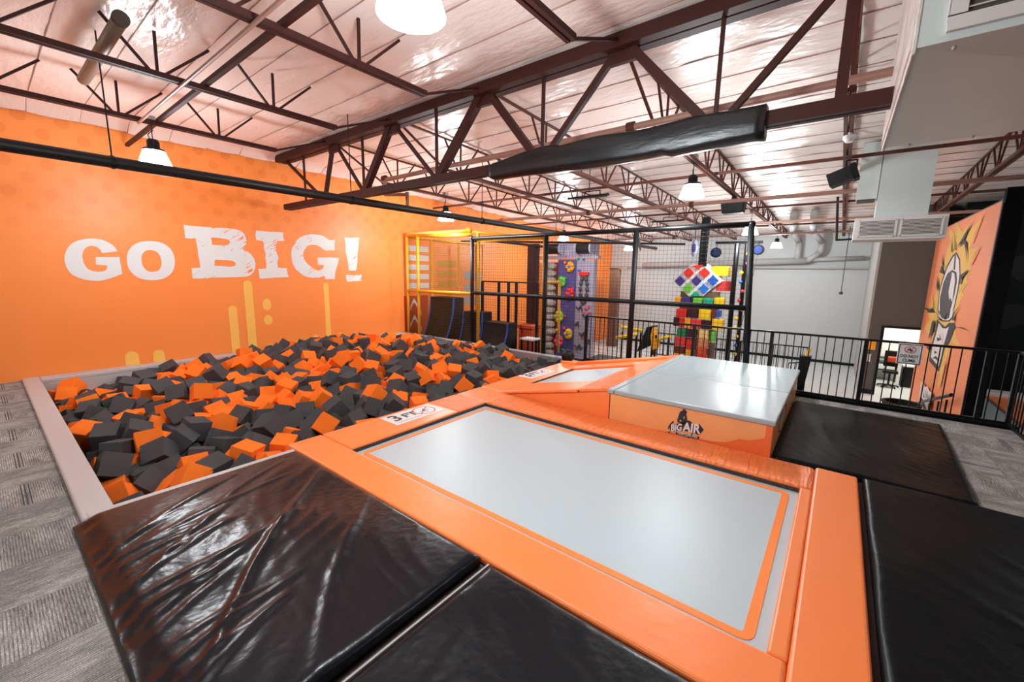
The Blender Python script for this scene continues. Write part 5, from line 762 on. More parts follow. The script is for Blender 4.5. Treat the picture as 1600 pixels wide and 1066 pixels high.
# warning signs lying on the pad
def sign_ft(name, x0, x1, y0, y1, z, lab):
    t = thing(name, lab, 'sign', ((x0+x1)/2, (y0+y1)/2, z))
    MB().box(x0, x1, y0, y1, z, z+.004).build('board', 'white', t)
    sx = (x1-x0)/.78; h = y1-y0
    fn = lambda ox, oy: (lambda a, b, d: (x0+ox*sx+a*sx, y0+oy*h+b, z+.004+d))
    text('3', .3, fn(.05, .32), 'lettering', 'black_print', t, bold=.006)
    text('FT', .2, fn(.23, .36), 'lettering', 'black_print', t, bold=.006)
    text('CAUTION: NO DIVING', .035, fn(.06, .12), 'small_print', 'black_print', t)
    cx, cy, r = x0+.57*sx, (y0+y1)/2+.01, min(.15, h*.42)
    n = 28
    MB().poly([[(cx+r*1.05*math.cos(2*PI*i/n), cy+r*math.sin(2*PI*i/n)) for i in range(n)], [(cx+(r-.014)*1.05*math.cos(2*PI*i/n), cy+(r-.014)*math.sin(2*PI*i/n)) for i in range(n)]], lambda a, b, d: (a, b, z+.005+d), .001).build('red_ring', 'red_print', t, fixn=True)
    MB().bar((cx-r*.75, cy-r*.6, z+.0062), (cx+r*.75, cy+r*.6, z+.0062), .014, .001).build('red_slash', 'red_print', t)
    b = MB(); b.ball((cx+.02, cy+.03, z+.005), .022, 8, (1, 1, .08)); b.bar((cx+.01, cy+.02, z+.0055), (cx-.03, cy-.03, z+.0055), .03, .0012); b.bar((cx-.03, cy-.03, z+.0055), (cx-.07, cy-.01, z+.0055), .014, .0012); b.bar((cx-.02, cy-.03, z+.0055), (cx+.01, cy-.08, z+.0055), .014, .0012); b.bar((cx, cy+.01, z+.0055), (cx+.07, cy-.02, z+.0055), .012, .0012)
    b.build('diver_figure', 'black_print', t)
sign_ft('warning_sign', 2.95, 3.73, 4.05, 4.41, .05, 'white 3 FT warning sign with red no-diving circle on the near landing pad')

# ---------------------------------------------------------------- inclined second trampoline and its wedge
IY0, IY1, IH = 4.1, 2.2, .42
def zi(y): return .02+(IH-.02)*(IY0-y)/(IY0-IY1)
w2 = thing('wedge_trampoline', 'orange wedge with a small grey inclined trampoline rising from the pit to the box', 'trampoline', (6.3, 3.1, 0))
def slab(x0, x1, ya, yb, th0, th1, m, nm, b=.0, lab=None, dz=0):
    mb = MB().hexa([(x0, yb, zi(yb)-th0), (x1, yb, zi(yb)-th0), (x1, ya, zi(ya)-th0), (x0, ya, zi(ya)-th0)], [(x0, yb, zi(yb)+th1), (x1, yb, zi(yb)+th1), (x1, ya, zi(ya)+th1), (x0, ya, zi(ya)+th1)])
    o = mb.build(nm, m, w2, bevel=b, seg=3, fixn=True)
    if lab: o['label'] = lab
    return o
MB().add([(4.885, 4.05, 0), (4.885, 2.2, 0), (4.885, 2.2, zi(2.2)-.02), (4.905, 4.05, 0), (4.905, 2.2, 0), (4.905, 2.2, zi(2.2)-.02)], [(0, 2, 1), (3, 4, 5), (0, 1, 4, 3), (1, 2, 5, 4), (2, 0, 3, 5)]).build('side_panel', 'vinyl_orange', w2)
MB().add([(7.9, 4.05, 0), (7.9, 2.2, 0), (7.9, 2.2, zi(2.2)-.02), (7.92, 4.05, 0), (7.92, 2.2, 0), (7.92, 2.2, zi(2.2)-.02)], [(0, 2, 1), (3, 4, 5), (0, 1, 4, 3), (1, 2, 5, 4), (2, 0, 3, 5)]).build('side_panel', 'vinyl_orange', w2)
slab(5.4, 7.1, 3.95, 2.62, .02, -.012, 'bed', 'bed')
mb = MB(); lp = frame_rect(5.52, 7.0, 2.78, 3.9, .035, .05)
mb.poly(lp, lambda a, b, d: (a, b, zi(b)-.012+d), .003).build('border_line', 'stripe', w2, fixn=True)
slab(5.48, 7.02, 3.965, 3.94, .01, .012, 'bed_dark_line', 'edge_cord')
slab(4.86, 5.5, 4.12, 2.66, .02, .03, 'vinyl_orange', 'pad', .022)
slab(7.0, 7.9, 4.12, 2.66, .02, .03, 'vinyl_orange', 'pad', .022)
slab(4.88, 7.9, 2.65, 2.21, .02, .035, 'vinyl_orange_wrinkled', 'pad', .022)
o = MB().box(4.91, 7.82, 3.97, 4.48, -.012, .05).build('pad', 'vinyl_orange', w2, bevel=.022, seg=3)
MB().tube((7.45, 2.3, .43), (7.45, 4.1, .07), .05, 10).tube((7.45, 4.1, .07), (7.4, 4.45, .05), .05, 10).build('roll_edge', 'vinyl_orange', w2, smooth=True)
sign_ft('warning_sign', 5.88, 6.66, 4.14, 4.44, .05, 'white 3 FT warning sign on the far landing pad beside the wedge')
d = thing('ball', 'black ball lying at the far corner of the foam pit', 'ball', (7.55, 4.75, .1)); MB().ball((7.6, 4.42, .17), .14, 16).build('ball_skin', 'black_soft', d, smooth=True)

# ---------------------------------------------------------------- grey topped box
bx = thing('jump_box', 'orange box with a grey padded top and a printed emblem, behind the trampoline', 'platform', (6.4, 1.3, 0))
MB().box(4.88, 7.95, .385, 2.19, 0, .385).build('body_cover', 'vinyl_orange_pale', bx, bevel=.012)
MB().box(4.872, 4.885, .385, .45, .0, .38).build('corner_seam', 'vinyl_orange_deep', bx, bevel=.004)
MB().add([(4.876, .45, .02), (4.876, 2.1, .02), (4.876, 1.7, .04), (4.876, 1.2, .07), (4.876, .95, .07), (4.876, .8, .10), (4.876, .68, .17), (4.876, .58, .18), (4.876, .45, .24)], [(8, 7, 6, 5, 4, 3, 2, 1, 0)]).build('flame_print', 'vinyl_orange_deep', bx)
for a, b_ in ((.365, 2.22),):
    MB().box(4.86, 6.25, a, 2.13, .385, .44).build('top_pad', 'vinyl_grey', bx, bevel=.014, seg=3)
    MB().box(6.255, 7.97, a, 2.13, .385, .44).build('top_pad', 'vinyl_grey', bx, bevel=.014, seg=3)
    MB().box(4.86, 7.97, 2.135, 2.225, .385, .44).build('top_pad', 'vinyl_grey', bx, bevel=.014, seg=3)
for col_, pts in LOGO:
    MB().poly([pts], lambda a, b, d: (4.8755-d, a, b), .0015 if col_ == 'navy' else .0025).build('emblem', 'navy' if col_ == 'navy' else 'vinyl_orange_pale', bx, fixn=True)
def logo_text(s, pa, pb, size, bold, nm, dpt=.003):
    (ya, za), (yb, zb_) = pa, pb; v = Vector((yb-ya, zb_-za)); L_ = v.length; v.normalize()
    return text(s, size, lambda a, b, d: (4.8755-d, ya+v.x*a, za+v.y*a+b), nm, 'white', bx, bold=bold, t=dpt, fit=L_)
p = [q[0] for q in LOGOTXT]
logo_text('BIG', p[0], p[1], .112, .004, 'lettering'); logo_text('AIR', p[2], p[3], .145, .005, 'lettering'); logo_text('TRAMPOLINE PARK', p[4], p[5], .043, .0006, 'lettering')
# same emblem in outline on the short right side
cxm = 5.9
for k in range(3):
    a0, a1 = ((20, 160), (170, 250), (290, 375))[k]; r = .15
    o_ = [(cxm+r*2.6*math.cos(math.radians(a0+(a1-a0)*i/10)), .2+r*math.sin(math.radians(a0+(a1-a0)*i/10))) for i in range(11)]; i_ = [(cxm+(r*2.6-.03)*math.cos(math.radians(a0+(a1-a0)*i/10)), .2+(r-.02)*math.sin(math.radians(a0+(a1-a0)*i/10))) for i in range(11)]
    MB().poly([o_+i_[::-1]], lambda a, b, d: (a, .384-d, b), .002).build('emblem', 'navy', bx, fixn=True)
text('BIG AIR', .17, lambda a, b, d: (cxm-.34+a, .383-d, .15+b), 'lettering', 'white', bx, bold=.004)

# ---------------------------------------------------------------- black crash mats
def crash_mat(label, x0, x1, y0, y1, z1, creases, seed, res=.02, left_slope=0, cut=None, amp=1., matn='vinyl_black'):
    nx = max(20, int((x1-x0)/res)); ny = max(20, int((y1-y0)/res))
    X, Y = np.meshgrid(np.linspace(x0, x1, nx+1), np.linspace(y0, y1, ny+1), indexing='ij')
    rs = np.random.RandomState(seed); Z = np.zeros_like(X)
    for k in range(14):
        kx, ky = rs.uniform(-7, 7), rs.uniform(-7, 7); Z += .0022*amp*np.sin(kx*X+ky*Y+rs.uniform(0, 6.3))
    # fine ridged wrinkles
    for k in range(20):
        a = rs.uniform(.2, 1.2); fx = rs.uniform(10, 26); t_ = (X*math.cos(a)-Y*math.sin(a))*fx+2*np.sin(3*X+2*Y+k)
        env = np.exp(-(((X-rs.uniform(x0, x1))/.35)**2+((Y-rs.uniform(y0, y1))/.35)**2)); Z += amp*.0035*env*(1-np.abs(np.sin(t_)))
    for (ax, ay, bx_, by, h, wd) in creases:
        dx, dy = bx_-ax, by-ay; L2 = dx*dx+dy*dy; t_ = np.clip(((X-ax)*dx+(Y-ay)*dy)/L2, 0, 1)
        bend = .03*np.sin(t_*PI*1.3)
        dist = np.hypot(X-(ax+t_*dx-bend*dy), Y-(ay+t_*dy+bend*dx)); Z += h*np.exp(-(dist/wd)**2)*np.sin(PI*np.clip(t_*.9+.05, 0, 1))**.5
    edge = np.minimum(np.minimum(X-x0, x1-X), np.minimum(Y-y0, y1-Y)); k = np.clip(edge/.035, 0, 1); Z = Z*k-.02*(1-k)**2
    Z = Z+z1
    if left_slope: s_ = np.clip((X-x0)/left_slope, 0, 1); Z = Z*(.25+.75*s_**.7)+.006*np.sin(Y*31+np.sin(Y*9)*2)*(1-np.abs(2*s_-1))*(X-x0 < left_slope*1.6)
    if cut is not None: X, Y = cut(X, Y)
    v = np.stack([X, Y, Z], -1).reshape(-1, 3); mb = MB(); mb.v = [tuple(map(float, q)) for q in v]
    idx = lambda i, j: i*(ny+1)+j
    mb.f = [(idx(i, j), idx(i+1, j), idx(i+1, j+1), idx(i, j+1)) for i in range(nx) for j in range(ny)]
    ring = [idx(i, 0) for i in range(nx+1)]+[idx(nx, j) for j in range(1, ny+1)]+[idx(i, ny) for i in range(nx-1, -1, -1)]+[idx(0, j) for j in range(ny-1, 0, -1)]
    b0 = len(mb.v); mb.v += [(mb.v[r][0], mb.v[r][1], 0.0) for r in ring]; n = len(ring)
    mb.f += [(ring[i], b0+i, b0+(i+1) % n, ring[(i+1) % n]) for i in range(n)]
    mb.f.append(tuple(range(b0, b0+n))[::-1]); mb.m = [0]*len(mb.f)
    o = mb.build('crash_mat', matn, smooth=True); tag(o, label, 'mat', 'black vinyl crash mats'); return o
cr = []
rs = random.Random(3)
cr += [(.41, 2.05, 1.72, 3.62, .022, .03), (.75, 1.7, 1.75, 2.9, .012, .035), (.30, 3.5, 1.2, 4.1, .016, .02), (.30, 3.4, 1.5, 3.75, .012, .018), (.34, 3.0, 1.0, 3.6, .014, .02), (.36, 2.75, 1.3, 3.1, .010, .025), (.9, 3.6, 1.6, 4.05, .008, .02)]
for k in range(13): y = 3.55-.13*k; cr.append((.33, y, .33+rs.uniform(.3, .75), y+rs.uniform(.05, .35), rs.uniform(.008, .016), rs.uniform(.014, .028)))
mat1 = crash_mat('glossy black crash mat heavily creased, beside the carpet at lower left', .22, 1.825, 1.66, 4.215, .075, cr, 3, left_slope=.13, amp=1.2)
crash_mat('black crash mat at the bottom centre, separated by a gap from the creased one', -.9, 1.825, -1.4, 1.575, .055, [(.2, -.5, 1.5, .8, .006, .04), (.1, .9, 1.4, 1.4, .004, .03), (.4, 0, 1.7, .2, .004, .04)], 5, amp=.8)
crash_mat('black crash mat at lower right along the orange pad', 1.9, 4.93, -1.95, -.36, .055, [(3.0, -1.4, 3.6, -.5, .008, .04), (2.6, -1.2, 3.3, -.9, .008, .05), (3.6, -1.5, 4.2, -.9, .005, .03)], 8, amp=.8, matn='vinyl_black_shaded')
def cut4(X, Y):
    t_ = np.clip((X-4.95)/(7.5-4.95), 0, 1); low = -1.12-.10*t_-.0*t_; yy = .36+(Y-.36)/(1.2+.36)*(.36-low); return X, yy
crash_mat('black crash mat in shade between the grey-topped box and the railing', 4.95, 7.52, -1.2, .36, .05, [(5.5, -.9, 7.2, -.5, .006, .05), (5.2, -.3, 7.0, .1, .005, .05)], 9, cut=cut4, amp=.7, matn='vinyl_black_shaded')
tag(MB().box(-.9, 1.825, 1.58, 1.592, -.012, .045).build('floor_strip', 'panel_grey'), 'thin pale strip in the gap between the two black mats', 'strip')

# ---------------------------------------------------------------- railings
def railing(lab, pts_posts, bal, p0, p1, zb=.0, h=1.0, r=.03, extra=None, low=.06, bw=.013):
    t = thing('railing', lab, 'railing', (p0[0], p0[1], zb), 'black metal railings')
    p0 = V3((*p0, zb)); p1 = V3((*p1, zb)); d = p1-p0
    U = Vector((0, 0, 1))
    MB().bar(p0+U*h, p1+U*h, r*1.5, r*1.1).build('top_rail', 'black_metal', t, bevel=.005)
    MB().bar(p0+U*low, p1+U*low, r, r*1.1).build('bottom_rail', 'black_metal', t)
    for k in pts_posts: q = p0+d*k; MB().bar(q-U*.0, q+U*h, r*1.7, r*1.7).build('post', 'black_metal', t)
    n = int(d.length/bal); src = None
    for i in range(1, n+1):
        q = p0+d*(i/(n+1))
        if any(abs(i/(n+1)-k)*d.length < bal*.45 for k in pts_posts): continue
        if src is None: src = MB().bar((0, 0, low), (0, 0, h), bw, bw).build('baluster', 'black_metal', t, org=(0, 0, 0)); o = src
        else: o = src.copy(); COL.objects.link(o); o.parent = t
        o.location = q-ORG[t.name]
    return t
RX = 8.08
struct_('trim_4', MB().box(7.99, 8.15, -1.98, 4.3, -.02, .045).box(8.0, 8.13, -1.98, 4.3, .045, .05), 'column_black')
rl = railing('long black railing along the far edge of the deck, beyond the black mat', (0, .36, .56, .755, .955), .105, (RX, 4.26), (RX, -1.9))
railing('black railing turning back along the right edge of the deck', (0, .35, .7), .105, (RX, -1.9), (3.2, -1.95))
sg = thing('warning_sign', 'white DO NOT CLIMB sign with a red circle fixed to the railing', 'sign', (8.04, -.85, .7))
MB().box(8.045, 8.052, -1.0, -.74, .70, 1.0).build('board', 'white', sg, bevel=.003)
MB().poly([rect(-.99, -.75, .71, .99), rect(-.98, -.76, .72, .98)], lambda a, b, d: (8.044-d, a, b), .001).build('border', 'black_print', sg, fixn=True)
sfn = lambda y0, z0: (lambda a, b, d: (8.043-d, y0-a, z0+b))
text('DO NOT', .058, sfn(-.87, .80), 'lettering', 'black_print', sg, bold=.0016, align='CENTER', sx=.82)
text('CLIMB', .058, sfn(-.87, .74), 'lettering', 'black_print', sg, bold=.0016, align='CENTER', sx=.82)
MB().poly([[(-.87+.062*math.cos(i*PI/12), .915+.05*math.sin(i*PI/12)) for i in range(24)], [(-.87+.053*math.cos(i*PI/12), .915+.041*math.sin(i*PI/12)) for i in range(24)]], lambda a, b, d: (8.043-d, a, b), .001).build('red_ring', 'red_print', sg, fixn=True)
MB().bar((8.0415, -.825, .88), (8.0415, -.915, .95), .002, .008).build('red_slash', 'red_print', sg)
MB().bar((8.0425, -.84, .92), (8.0425, -.9, .9), .002, .014).bar((8.0425, -.86, .94), (8.0425, -.88, .885), .002, .012).build('figure', 'black_print', sg)

# ---------------------------------------------------------------- netting between pit and hall
NX = 8.02
ne = thing('net_enclosure', 'black padded pipe frame with square mesh netting behind the pit and box', 'netting', (NX, 4.4, 0))
for y in (7.62, 5.33, 3.24): MB().tube((NX, y, 0), (NX, y, 2.76), .05, 12).build('post', 'black_soft', ne, smooth=True)
MB().tube((NX, 1.12, 0), (NX, 1.28, 2.76), .05, 12).build('post', 'black_soft', ne, smooth=True)
MB().tube((NX, 7.62, 2.76), (NX, 1.26, 2.76), .042, 12).ball((NX, 7.62, 2.76), .06, 10).ball((NX, 1.27, 2.76), .055, 10).build('top_rail', 'black_metal', ne, smooth=True)
MB().tube((NX, 7.62, 1.37), (NX, 1.22, 1.37), .045, 12).ball((NX, 1.22, 1.37), .046, 8).build('middle_rail', 'black_soft', ne, smooth=True)
def net(axis, c, a0, a1, z0, z1, sp, r, fixed2=None):
    mb = MB(); n = int((a1-a0)/sp)
    P_ = (lambda a, z: (c, a, z)) if axis == 'x' else (lambda a, z: (a, c, z))
    for i in range(n+1): a = a0+(a1-a0)*i/n; mb.tube(P_(a, z0), P_(a, z1), r, 3, caps=False)
    n = int((z1-z0)/sp)
    for i in range(n+1): z = z0+(z1-z0)*i/n; mb.tube(P_(a0, z), P_(a1, z), r, 3, caps=False)
    return mb
o = net('x', NX+.03, 1.2, 7.6, .02, 2.74, .075, .0023).build('net', 'net_black', ne); o['kind'] = 'stuff'
# back frame pipes of the netting
MB().tube((NX, 7.62, 2.76), (11.6, 7.3, 2.7), .035, 8).tube((NX, 3.24, 2.76), (12.5, 4.9, 2.66), .03, 8).tube((9.9, 9.9, 2.9), (12.5, 3.6, 2.78), .03, 8).build('cross_pipe', 'pipe_black', ne)

# yellow play frame against the orange wall
yf = thing('play_cage', 'yellow padded pipe cage with fine netting in the corner by the orange wall', 'play frame', (9.5, 8.2, 0))
for x, y, z1 in ((8.05, 10.33, 2.94), (8.05, 9.83, 2.95), (9.0, 10.32, 2.93), (10.2, 10.32, 2.9), (11.4, 10.32, 2.87), (8.12, 7.5, 2.9), (8.1, 5.42, 2.74)):
    MB().tube((x, y, -.02 if x < 8.5 else LZ), (x, y, z1), .045 if x < 9 else .035, 10).build('post', 'yellow_pipe', yf, smooth=True)
for a, b, r, m in (((8.05, 10.33, 2.94), (8.05, 7.65, 2.86), .045, 'yellow_pipe'), ((8.05, 10.33, 1.32), (8.05, 7.65, 1.34), .045, 'yellow_pipe'), ((8.05, 10.33, 2.97), (9.2, 8.9, 3.12), .06, 'yellow_pale'), ((8.12, 7.5, 2.7), (8.1, 5.42, 2.7), .035, 'yellow_pipe'), ((9.2, 8.9, 3.1), (11.6, 7.8, 3.0), .045, 'yellow_pipe'), ((8.05, 10.32, 2.92), (11.5, 10.32, 2.87), .035, 'yellow_pipe')):
    MB().tube(a, b, r, 10).build('beam', m, yf, smooth=True)
MB().ball((9.2, 8.9, 3.13), .11, 12).build('corner_ball', 'yellow_pipe', yf, smooth=True)
MB().path([(8.8, 5.85, 1.68), (8.8, 5.43, 1.69), (8.8, 5.4, -.05)], .032, 8).build('small_gate', 'yellow_pipe', yf, smooth=True)
o = net('x', 8.06, 7.66, 10.3, 0, 2.9, .055, .0017).build('net', 'net_yellow', yf); o['kind'] = 'stuff'
o = net('y', 10.25, 8.1, 11.4, 0, 2.85, .06, .002).build('net', 'net_yellow', yf); o['kind'] = 'stuff'
o = net('x', 11.4, 5.5, 10.2, -.2, 2.85, .07, .0022).build('net', 'net_black', yf); o['kind'] = 'stuff'

# curved black run-up walls with blue edges
def runup(lab, x, y0, y1, ztop, loc, depth=.75):
    t = thing('run_up_wall', lab, 'ramp', loc, 'black run-up walls')
    prof = []
    for i in range(11):
        s_ = i/10; z = -.7+(ztop+.7)*s_; dx = -depth*(1-s_)**2.2
        prof.append((x+dx, z))
    pr = [(a+.0, b) for a, b in prof]+[(x+.45, ztop), (x+.45, -.7)]
    mb = MB(); mb.poly([pr], lambda a, b, d: (a, y0+d, b), y1-y0)
    n = len(pr); mb.f.append(tuple(range(n))); mb.m.append(0)
    mb.build('face', 'black_soft', t, fixn=True)
    for yy in (y0-.025, y1):
        m2 = MB()
        for a, b in zip(prof, prof[1:]): m2.hexa([(a[0]-.02, yy, a[1]), (a[0]+.03, yy, a[1]), (a[0]+.03, yy+.025, a[1]), (a[0]-.02, yy+.025, a[1])], [(b[0]-.02, yy, b[1]), (b[0]+.03, yy, b[1]), (b[0]+.03, yy+.025, b[1]), (b[0]-.02, yy+.025, b[1])])
        m2.build('blue_edge', 'blue_edge', t)
    return t
runup('tallest curved black run-up wall with blue edges, by the yellow posts', 8.85, 9.2, 10.2, 1.12, (8.8, 9.7, -.7))
runup('middle curved black run-up wall with a blue edge, behind the first black net post', 9.15, 8.3, 9.05, .72, (9.1, 8.6, -.7), .5)
runup('lowest curved black run-up wall with blue edges, right of the black net post', 9.1, 7.3, 8.2, .47, (9.1, 7.8, -.7), .6)
pf = thing('platform', 'low black platform carrying the run-up walls and white bench', 'platform', (9.8, 8.5, LZ))
MB().box(8.5, 10.72, 5.6, 10.45, -.9, -.7).build('deck', 'black_soft', pf)
for x, y in ((8.6, 5.7), (10.6, 5.7), (8.6, 10.3), (10.6, 10.3)): MB().box(x-.05, x+.05, y-.05, y+.05, LZ, -.9).build('leg', 'black_metal', pf)
t = thing('bench', 'small white table on the platform behind the netting', 'table', (9.6, 7.1, -.7))
MB().box(9.62, 10.05, 6.75, 7.25, -.02, .03).build('table_top', 'white', t, bevel=.008)
for x, y in ((9.67, 6.8), (9.67, 7.2), (10.0, 6.8), (10.0, 7.2)): MB().box(x-.02, x+.02, y-.02, y+.02, -.7, -.02).build('leg', 'black_metal', t)
t = thing('bench', 'orange block step behind the white table', 'step', (10.3, 7.3, -.7)); MB().box(10.2, 10.7, 7.2, 7.8, .22, .32).box(10.25, 10.65, 7.25, 7.75, -.7, .22).build('step', 'panel_red', t, bevel=.01)
railing('short black stair railing inside the netting with widely spaced bars', (0, .32, .5, .64, 1.0), 5, (10, 9.05), (10, 6.9), zb=-.7, h=2.32, r=.04)
t = thing('column', 'dark maroon steel column behind the netting', 'column', (10.9, 7.75, LZ))
MB().box(10.8, 11.0, 7.55, 7.57, LZ, 2.8).box(10.8, 11.0, 7.83, 7.85, LZ, 2.8).box(10.89, 10.91, 7.57, 7.83, LZ, 2.8).box(10.78, 10.8, 7.57, 7.85, LZ, 2.8).build('shaft', 'steel_maroon', t)
MB().box(10.75, 11.05, 7.5, 7.9, LZ, LZ+.03).build('base_plate', 'steel_maroon', t)

# ---------------------------------------------------------------- climbing attractions
CX = 15.8
t = thing('climbing_wall', 'tall purple and silver climbing wall panels with big colourful holds', 'climbing wall', (CX, 9, LZ))
MB().box(CX, CX+.25, 8.93, 9.85, LZ, 2.5).build('panel', 'purple_panel', t, bevel=.01)
MB().box(CX, CX+.25, 8.09, 8.92, LZ, 2.5).build('panel', 'silver_panel', t, bevel=.01)
def yz(px, py): return (9.89-(px-875)*.0322*.985, 2.53-(py-405)*.0281)
for px, py, r, c in ((897, 417, .22, 'amber'), (884, 440, .24, 'green'), (898, 458, .25, 'red'), (882, 494, .25, 'lime'), (898, 520, .22, 'yellow'), (883, 533, .26, 'pink')):
    y, z = yz(px, py); b = MB(); b.ball((CX-.05, y, z), r, 12, (.45, .85, 1.05))
    rs = random.Random(px)
    for k in range(5): a = k*1.26; b.ball((CX-.12, y+math.cos(a)*r*.55, z+math.sin(a)*r*.65), r*.42, 8, (.6, 1, 1))
    o = b.build('climbing_hold', c, t, smooth=True); MB().ball((CX-.2, y, z), .06, 8, (.5, 1, 1)).build('hold_bolt', 'azure', o)
rs = random.Random(9)
for k in range(30):
    px = rs.uniform(877, 931); py = rs.uniform(400, 552); y, z = yz(px, py); c = rs.choice(['red', 'pink', 'crimson', 'amber', 'azure', 'white', 'teal', 'vermilion'])
    MB().ball((CX-.02, y, z), rs.uniform(.04, .08), 7, (.7, 1.2, .9)).build('small_hold', c, t)
for k in range(14):   # grey tube loops on the silver panel
    a = k*.45; y, z = yz(918+5*math.cos(a), 450+14*math.sin(a)*1.4)
    MB().ball((CX-.05, y, z), .09, 8, (.8, 1, 1.2)).build('grey_hold', 'visor', t)
for px, py in ((912, 480), (922, 492), (908, 505), (918, 520), (926, 530), (912, 540)):
    y, z = yz(px, py); MB().path([(CX-.04, y+.14, z+.1), (CX-.08, y, z), (CX-.04, y-.1, z+.14), (CX-.04, y-.16, z-.1)], .035, 6).build('pipe_hold', 'visor', t)
y, z = yz(918, 427); MB().box(CX-.14, CX, y-.22, y+.22, z-.08, z+.08).build('bar_hold', 'red', t, bevel=.03)
for y0 in (9.9, 8.45):
    tt = MB().tube((CX-.25, y0+.32, 2.95), (CX-.25, y0-.32, 2.95), .22, 14).build('belay_drum', 'black_soft', t)
    MB().tube((CX-.25, y0-.30, 2.95), (CX-.25, y0-.37, 2.95), .24, 14).tube((CX-.25, y0+.30, 2.95), (CX-.25, y0+.37, 2.95), .24, 14).build('drum_flange', 'silver_panel', tt)
MB().box(CX, CX+.3, 7.95, 10.4, 2.55, 2.65).box(CX, CX+.3, 8.05, 9.9, 2.65, 3.2).build('top_frame', 'silver_panel', t)
t = thing('climbing_column', 'column of stacked grey rock shaped blocks left of the purple climbing wall', 'climbing wall', (CX-.2, 10.15, LZ))
MB().tube((CX-.1, 10.2, LZ), (CX-.1, 10.2, 2.4), .12, 8).build('core', 'rock', t)
for k in range(13):
    z = LZ+.17+k*.32; b = MB(); r = rs.uniform(.31, .4)
    b.ball((CX-.1+rs.uniform(-.03, .03), 10.18+rs.uniform(-.03, .03), z), r, 9, (.8, .85, .5))
    for i in range(len(b.v)): x_, y_, z_ = b.v[i]; b.v[i] = (x_+rs.uniform(-.02, .02), min(y_+rs.uniform(-.02, .02), 10.46), z_+rs.uniform(-.02, .02))
    b.build('rock_block', 'rock', t)
t = thing('red_panel', 'salmon red backing panel behind the rock column', 'panel', (16.3, 10.3, LZ)); MB().box(16.25, 16.3, 9.7, 10.45, LZ, 2.4).build('panel', 'panel_red', t)
# block climbing tower with faceted head
TXX = 14.0
t = thing('climbing_tower', 'block climbing tower of coloured cubes topped by a faceted diamond head', 'climbing tower', (TXX+.3, 3.5, LZ))
hb = MB().poly([HEAD], lambda a, b, d: (TXX+.06+(.6-d), a, b), .6).build('head_block', 'white', t, fixn=True)
c0 = (sum(p[0] for p in HEAD)/len(HEAD), sum(p[1] for p in HEAD)/len(HEAD))
for col_, pts in FACETS:
    cx = sum(p[0] for p in pts)/len(pts); cy = sum(p[1] for p in pts)/len(pts); k = .87
    pts = [(cx+(a-cx)*k, cy+(b-cy)*k) for a, b in pts]
    MB().poly([pts], lambda a, b, d: (TXX+.06-d, a, b), .05).build('facet', col_, t, fixn=True)
ys = [p[0] for p in HEAD]
MB().box(TXX+.1, TXX+.6, min(ys)-.12, min(ys)+.35, 1.9, 2.2).build('ear_block', 'yellow', t, bevel=.02)
MB().box(TXX+.2, TXX+.6, min(ys)-.2, min(ys)+.2, 1.45, 1.75).build('ear_block', 'crimson', t, bevel=.02)
MB().box(TXX+.15, TXX+.55, 3.0, 4.1, LZ, 1.4).build('core', 'brown_wood', t)
for y0, y1, z0, z1, col_ in CELLS:
    o = MB().box(TXX, TXX+.32, y0, y1, z0, z1).build('block', col_, t, bevel=.02)
    MB().box(TXX+.02, TXX+.30, y0-.012, y1+.012, z0-.012, z0+.012).build('edge_trim', 'white', o)
for k in range(3):
    z = LZ+.05+k*.33
    for j, c in enumerate(('amber', 'red', 'green')): MB().box(TXX, TXX+.32, 2.95+j*.42, 3.3+j*.42, z, z+.29).build('block', c, t, bevel=.02)
lad = thing('hanging_strap', 'black ladder strap hanging from the ceiling above the faceted head', 'strap', (14.05, 3.5, 2.2)); MB().box(14.02, 14.08, 3.36, 3.6, 2.2, 3.68).build('strap', 'black_soft', lad)
for k in range(10): MB().box(13.99, 14.02, 3.36, 3.6, 2.3+k*.13, 2.34+k*.13).build('rung', 'black_metal', lad)
lb = thing('auto_belay', 'white and purple auto belay device beside the ladder strap', 'belay', (13.9, 3.72, 2.7)); MB().ball((13.9, 3.72, 2.75), .16, 12, (.5, .7, 1.7)).build('case', 'silver_panel', lb, smooth=True); MB().ball((13.83, 3.72, 2.75), .09, 8, (.5, .8, 1.5)).build('badge', 'indigo', lb); MB().tube((13.9, 3.72, 2.95), (13.9, 3.72, 3.65), .015, 6).build('hook', 'black_metal', lb)
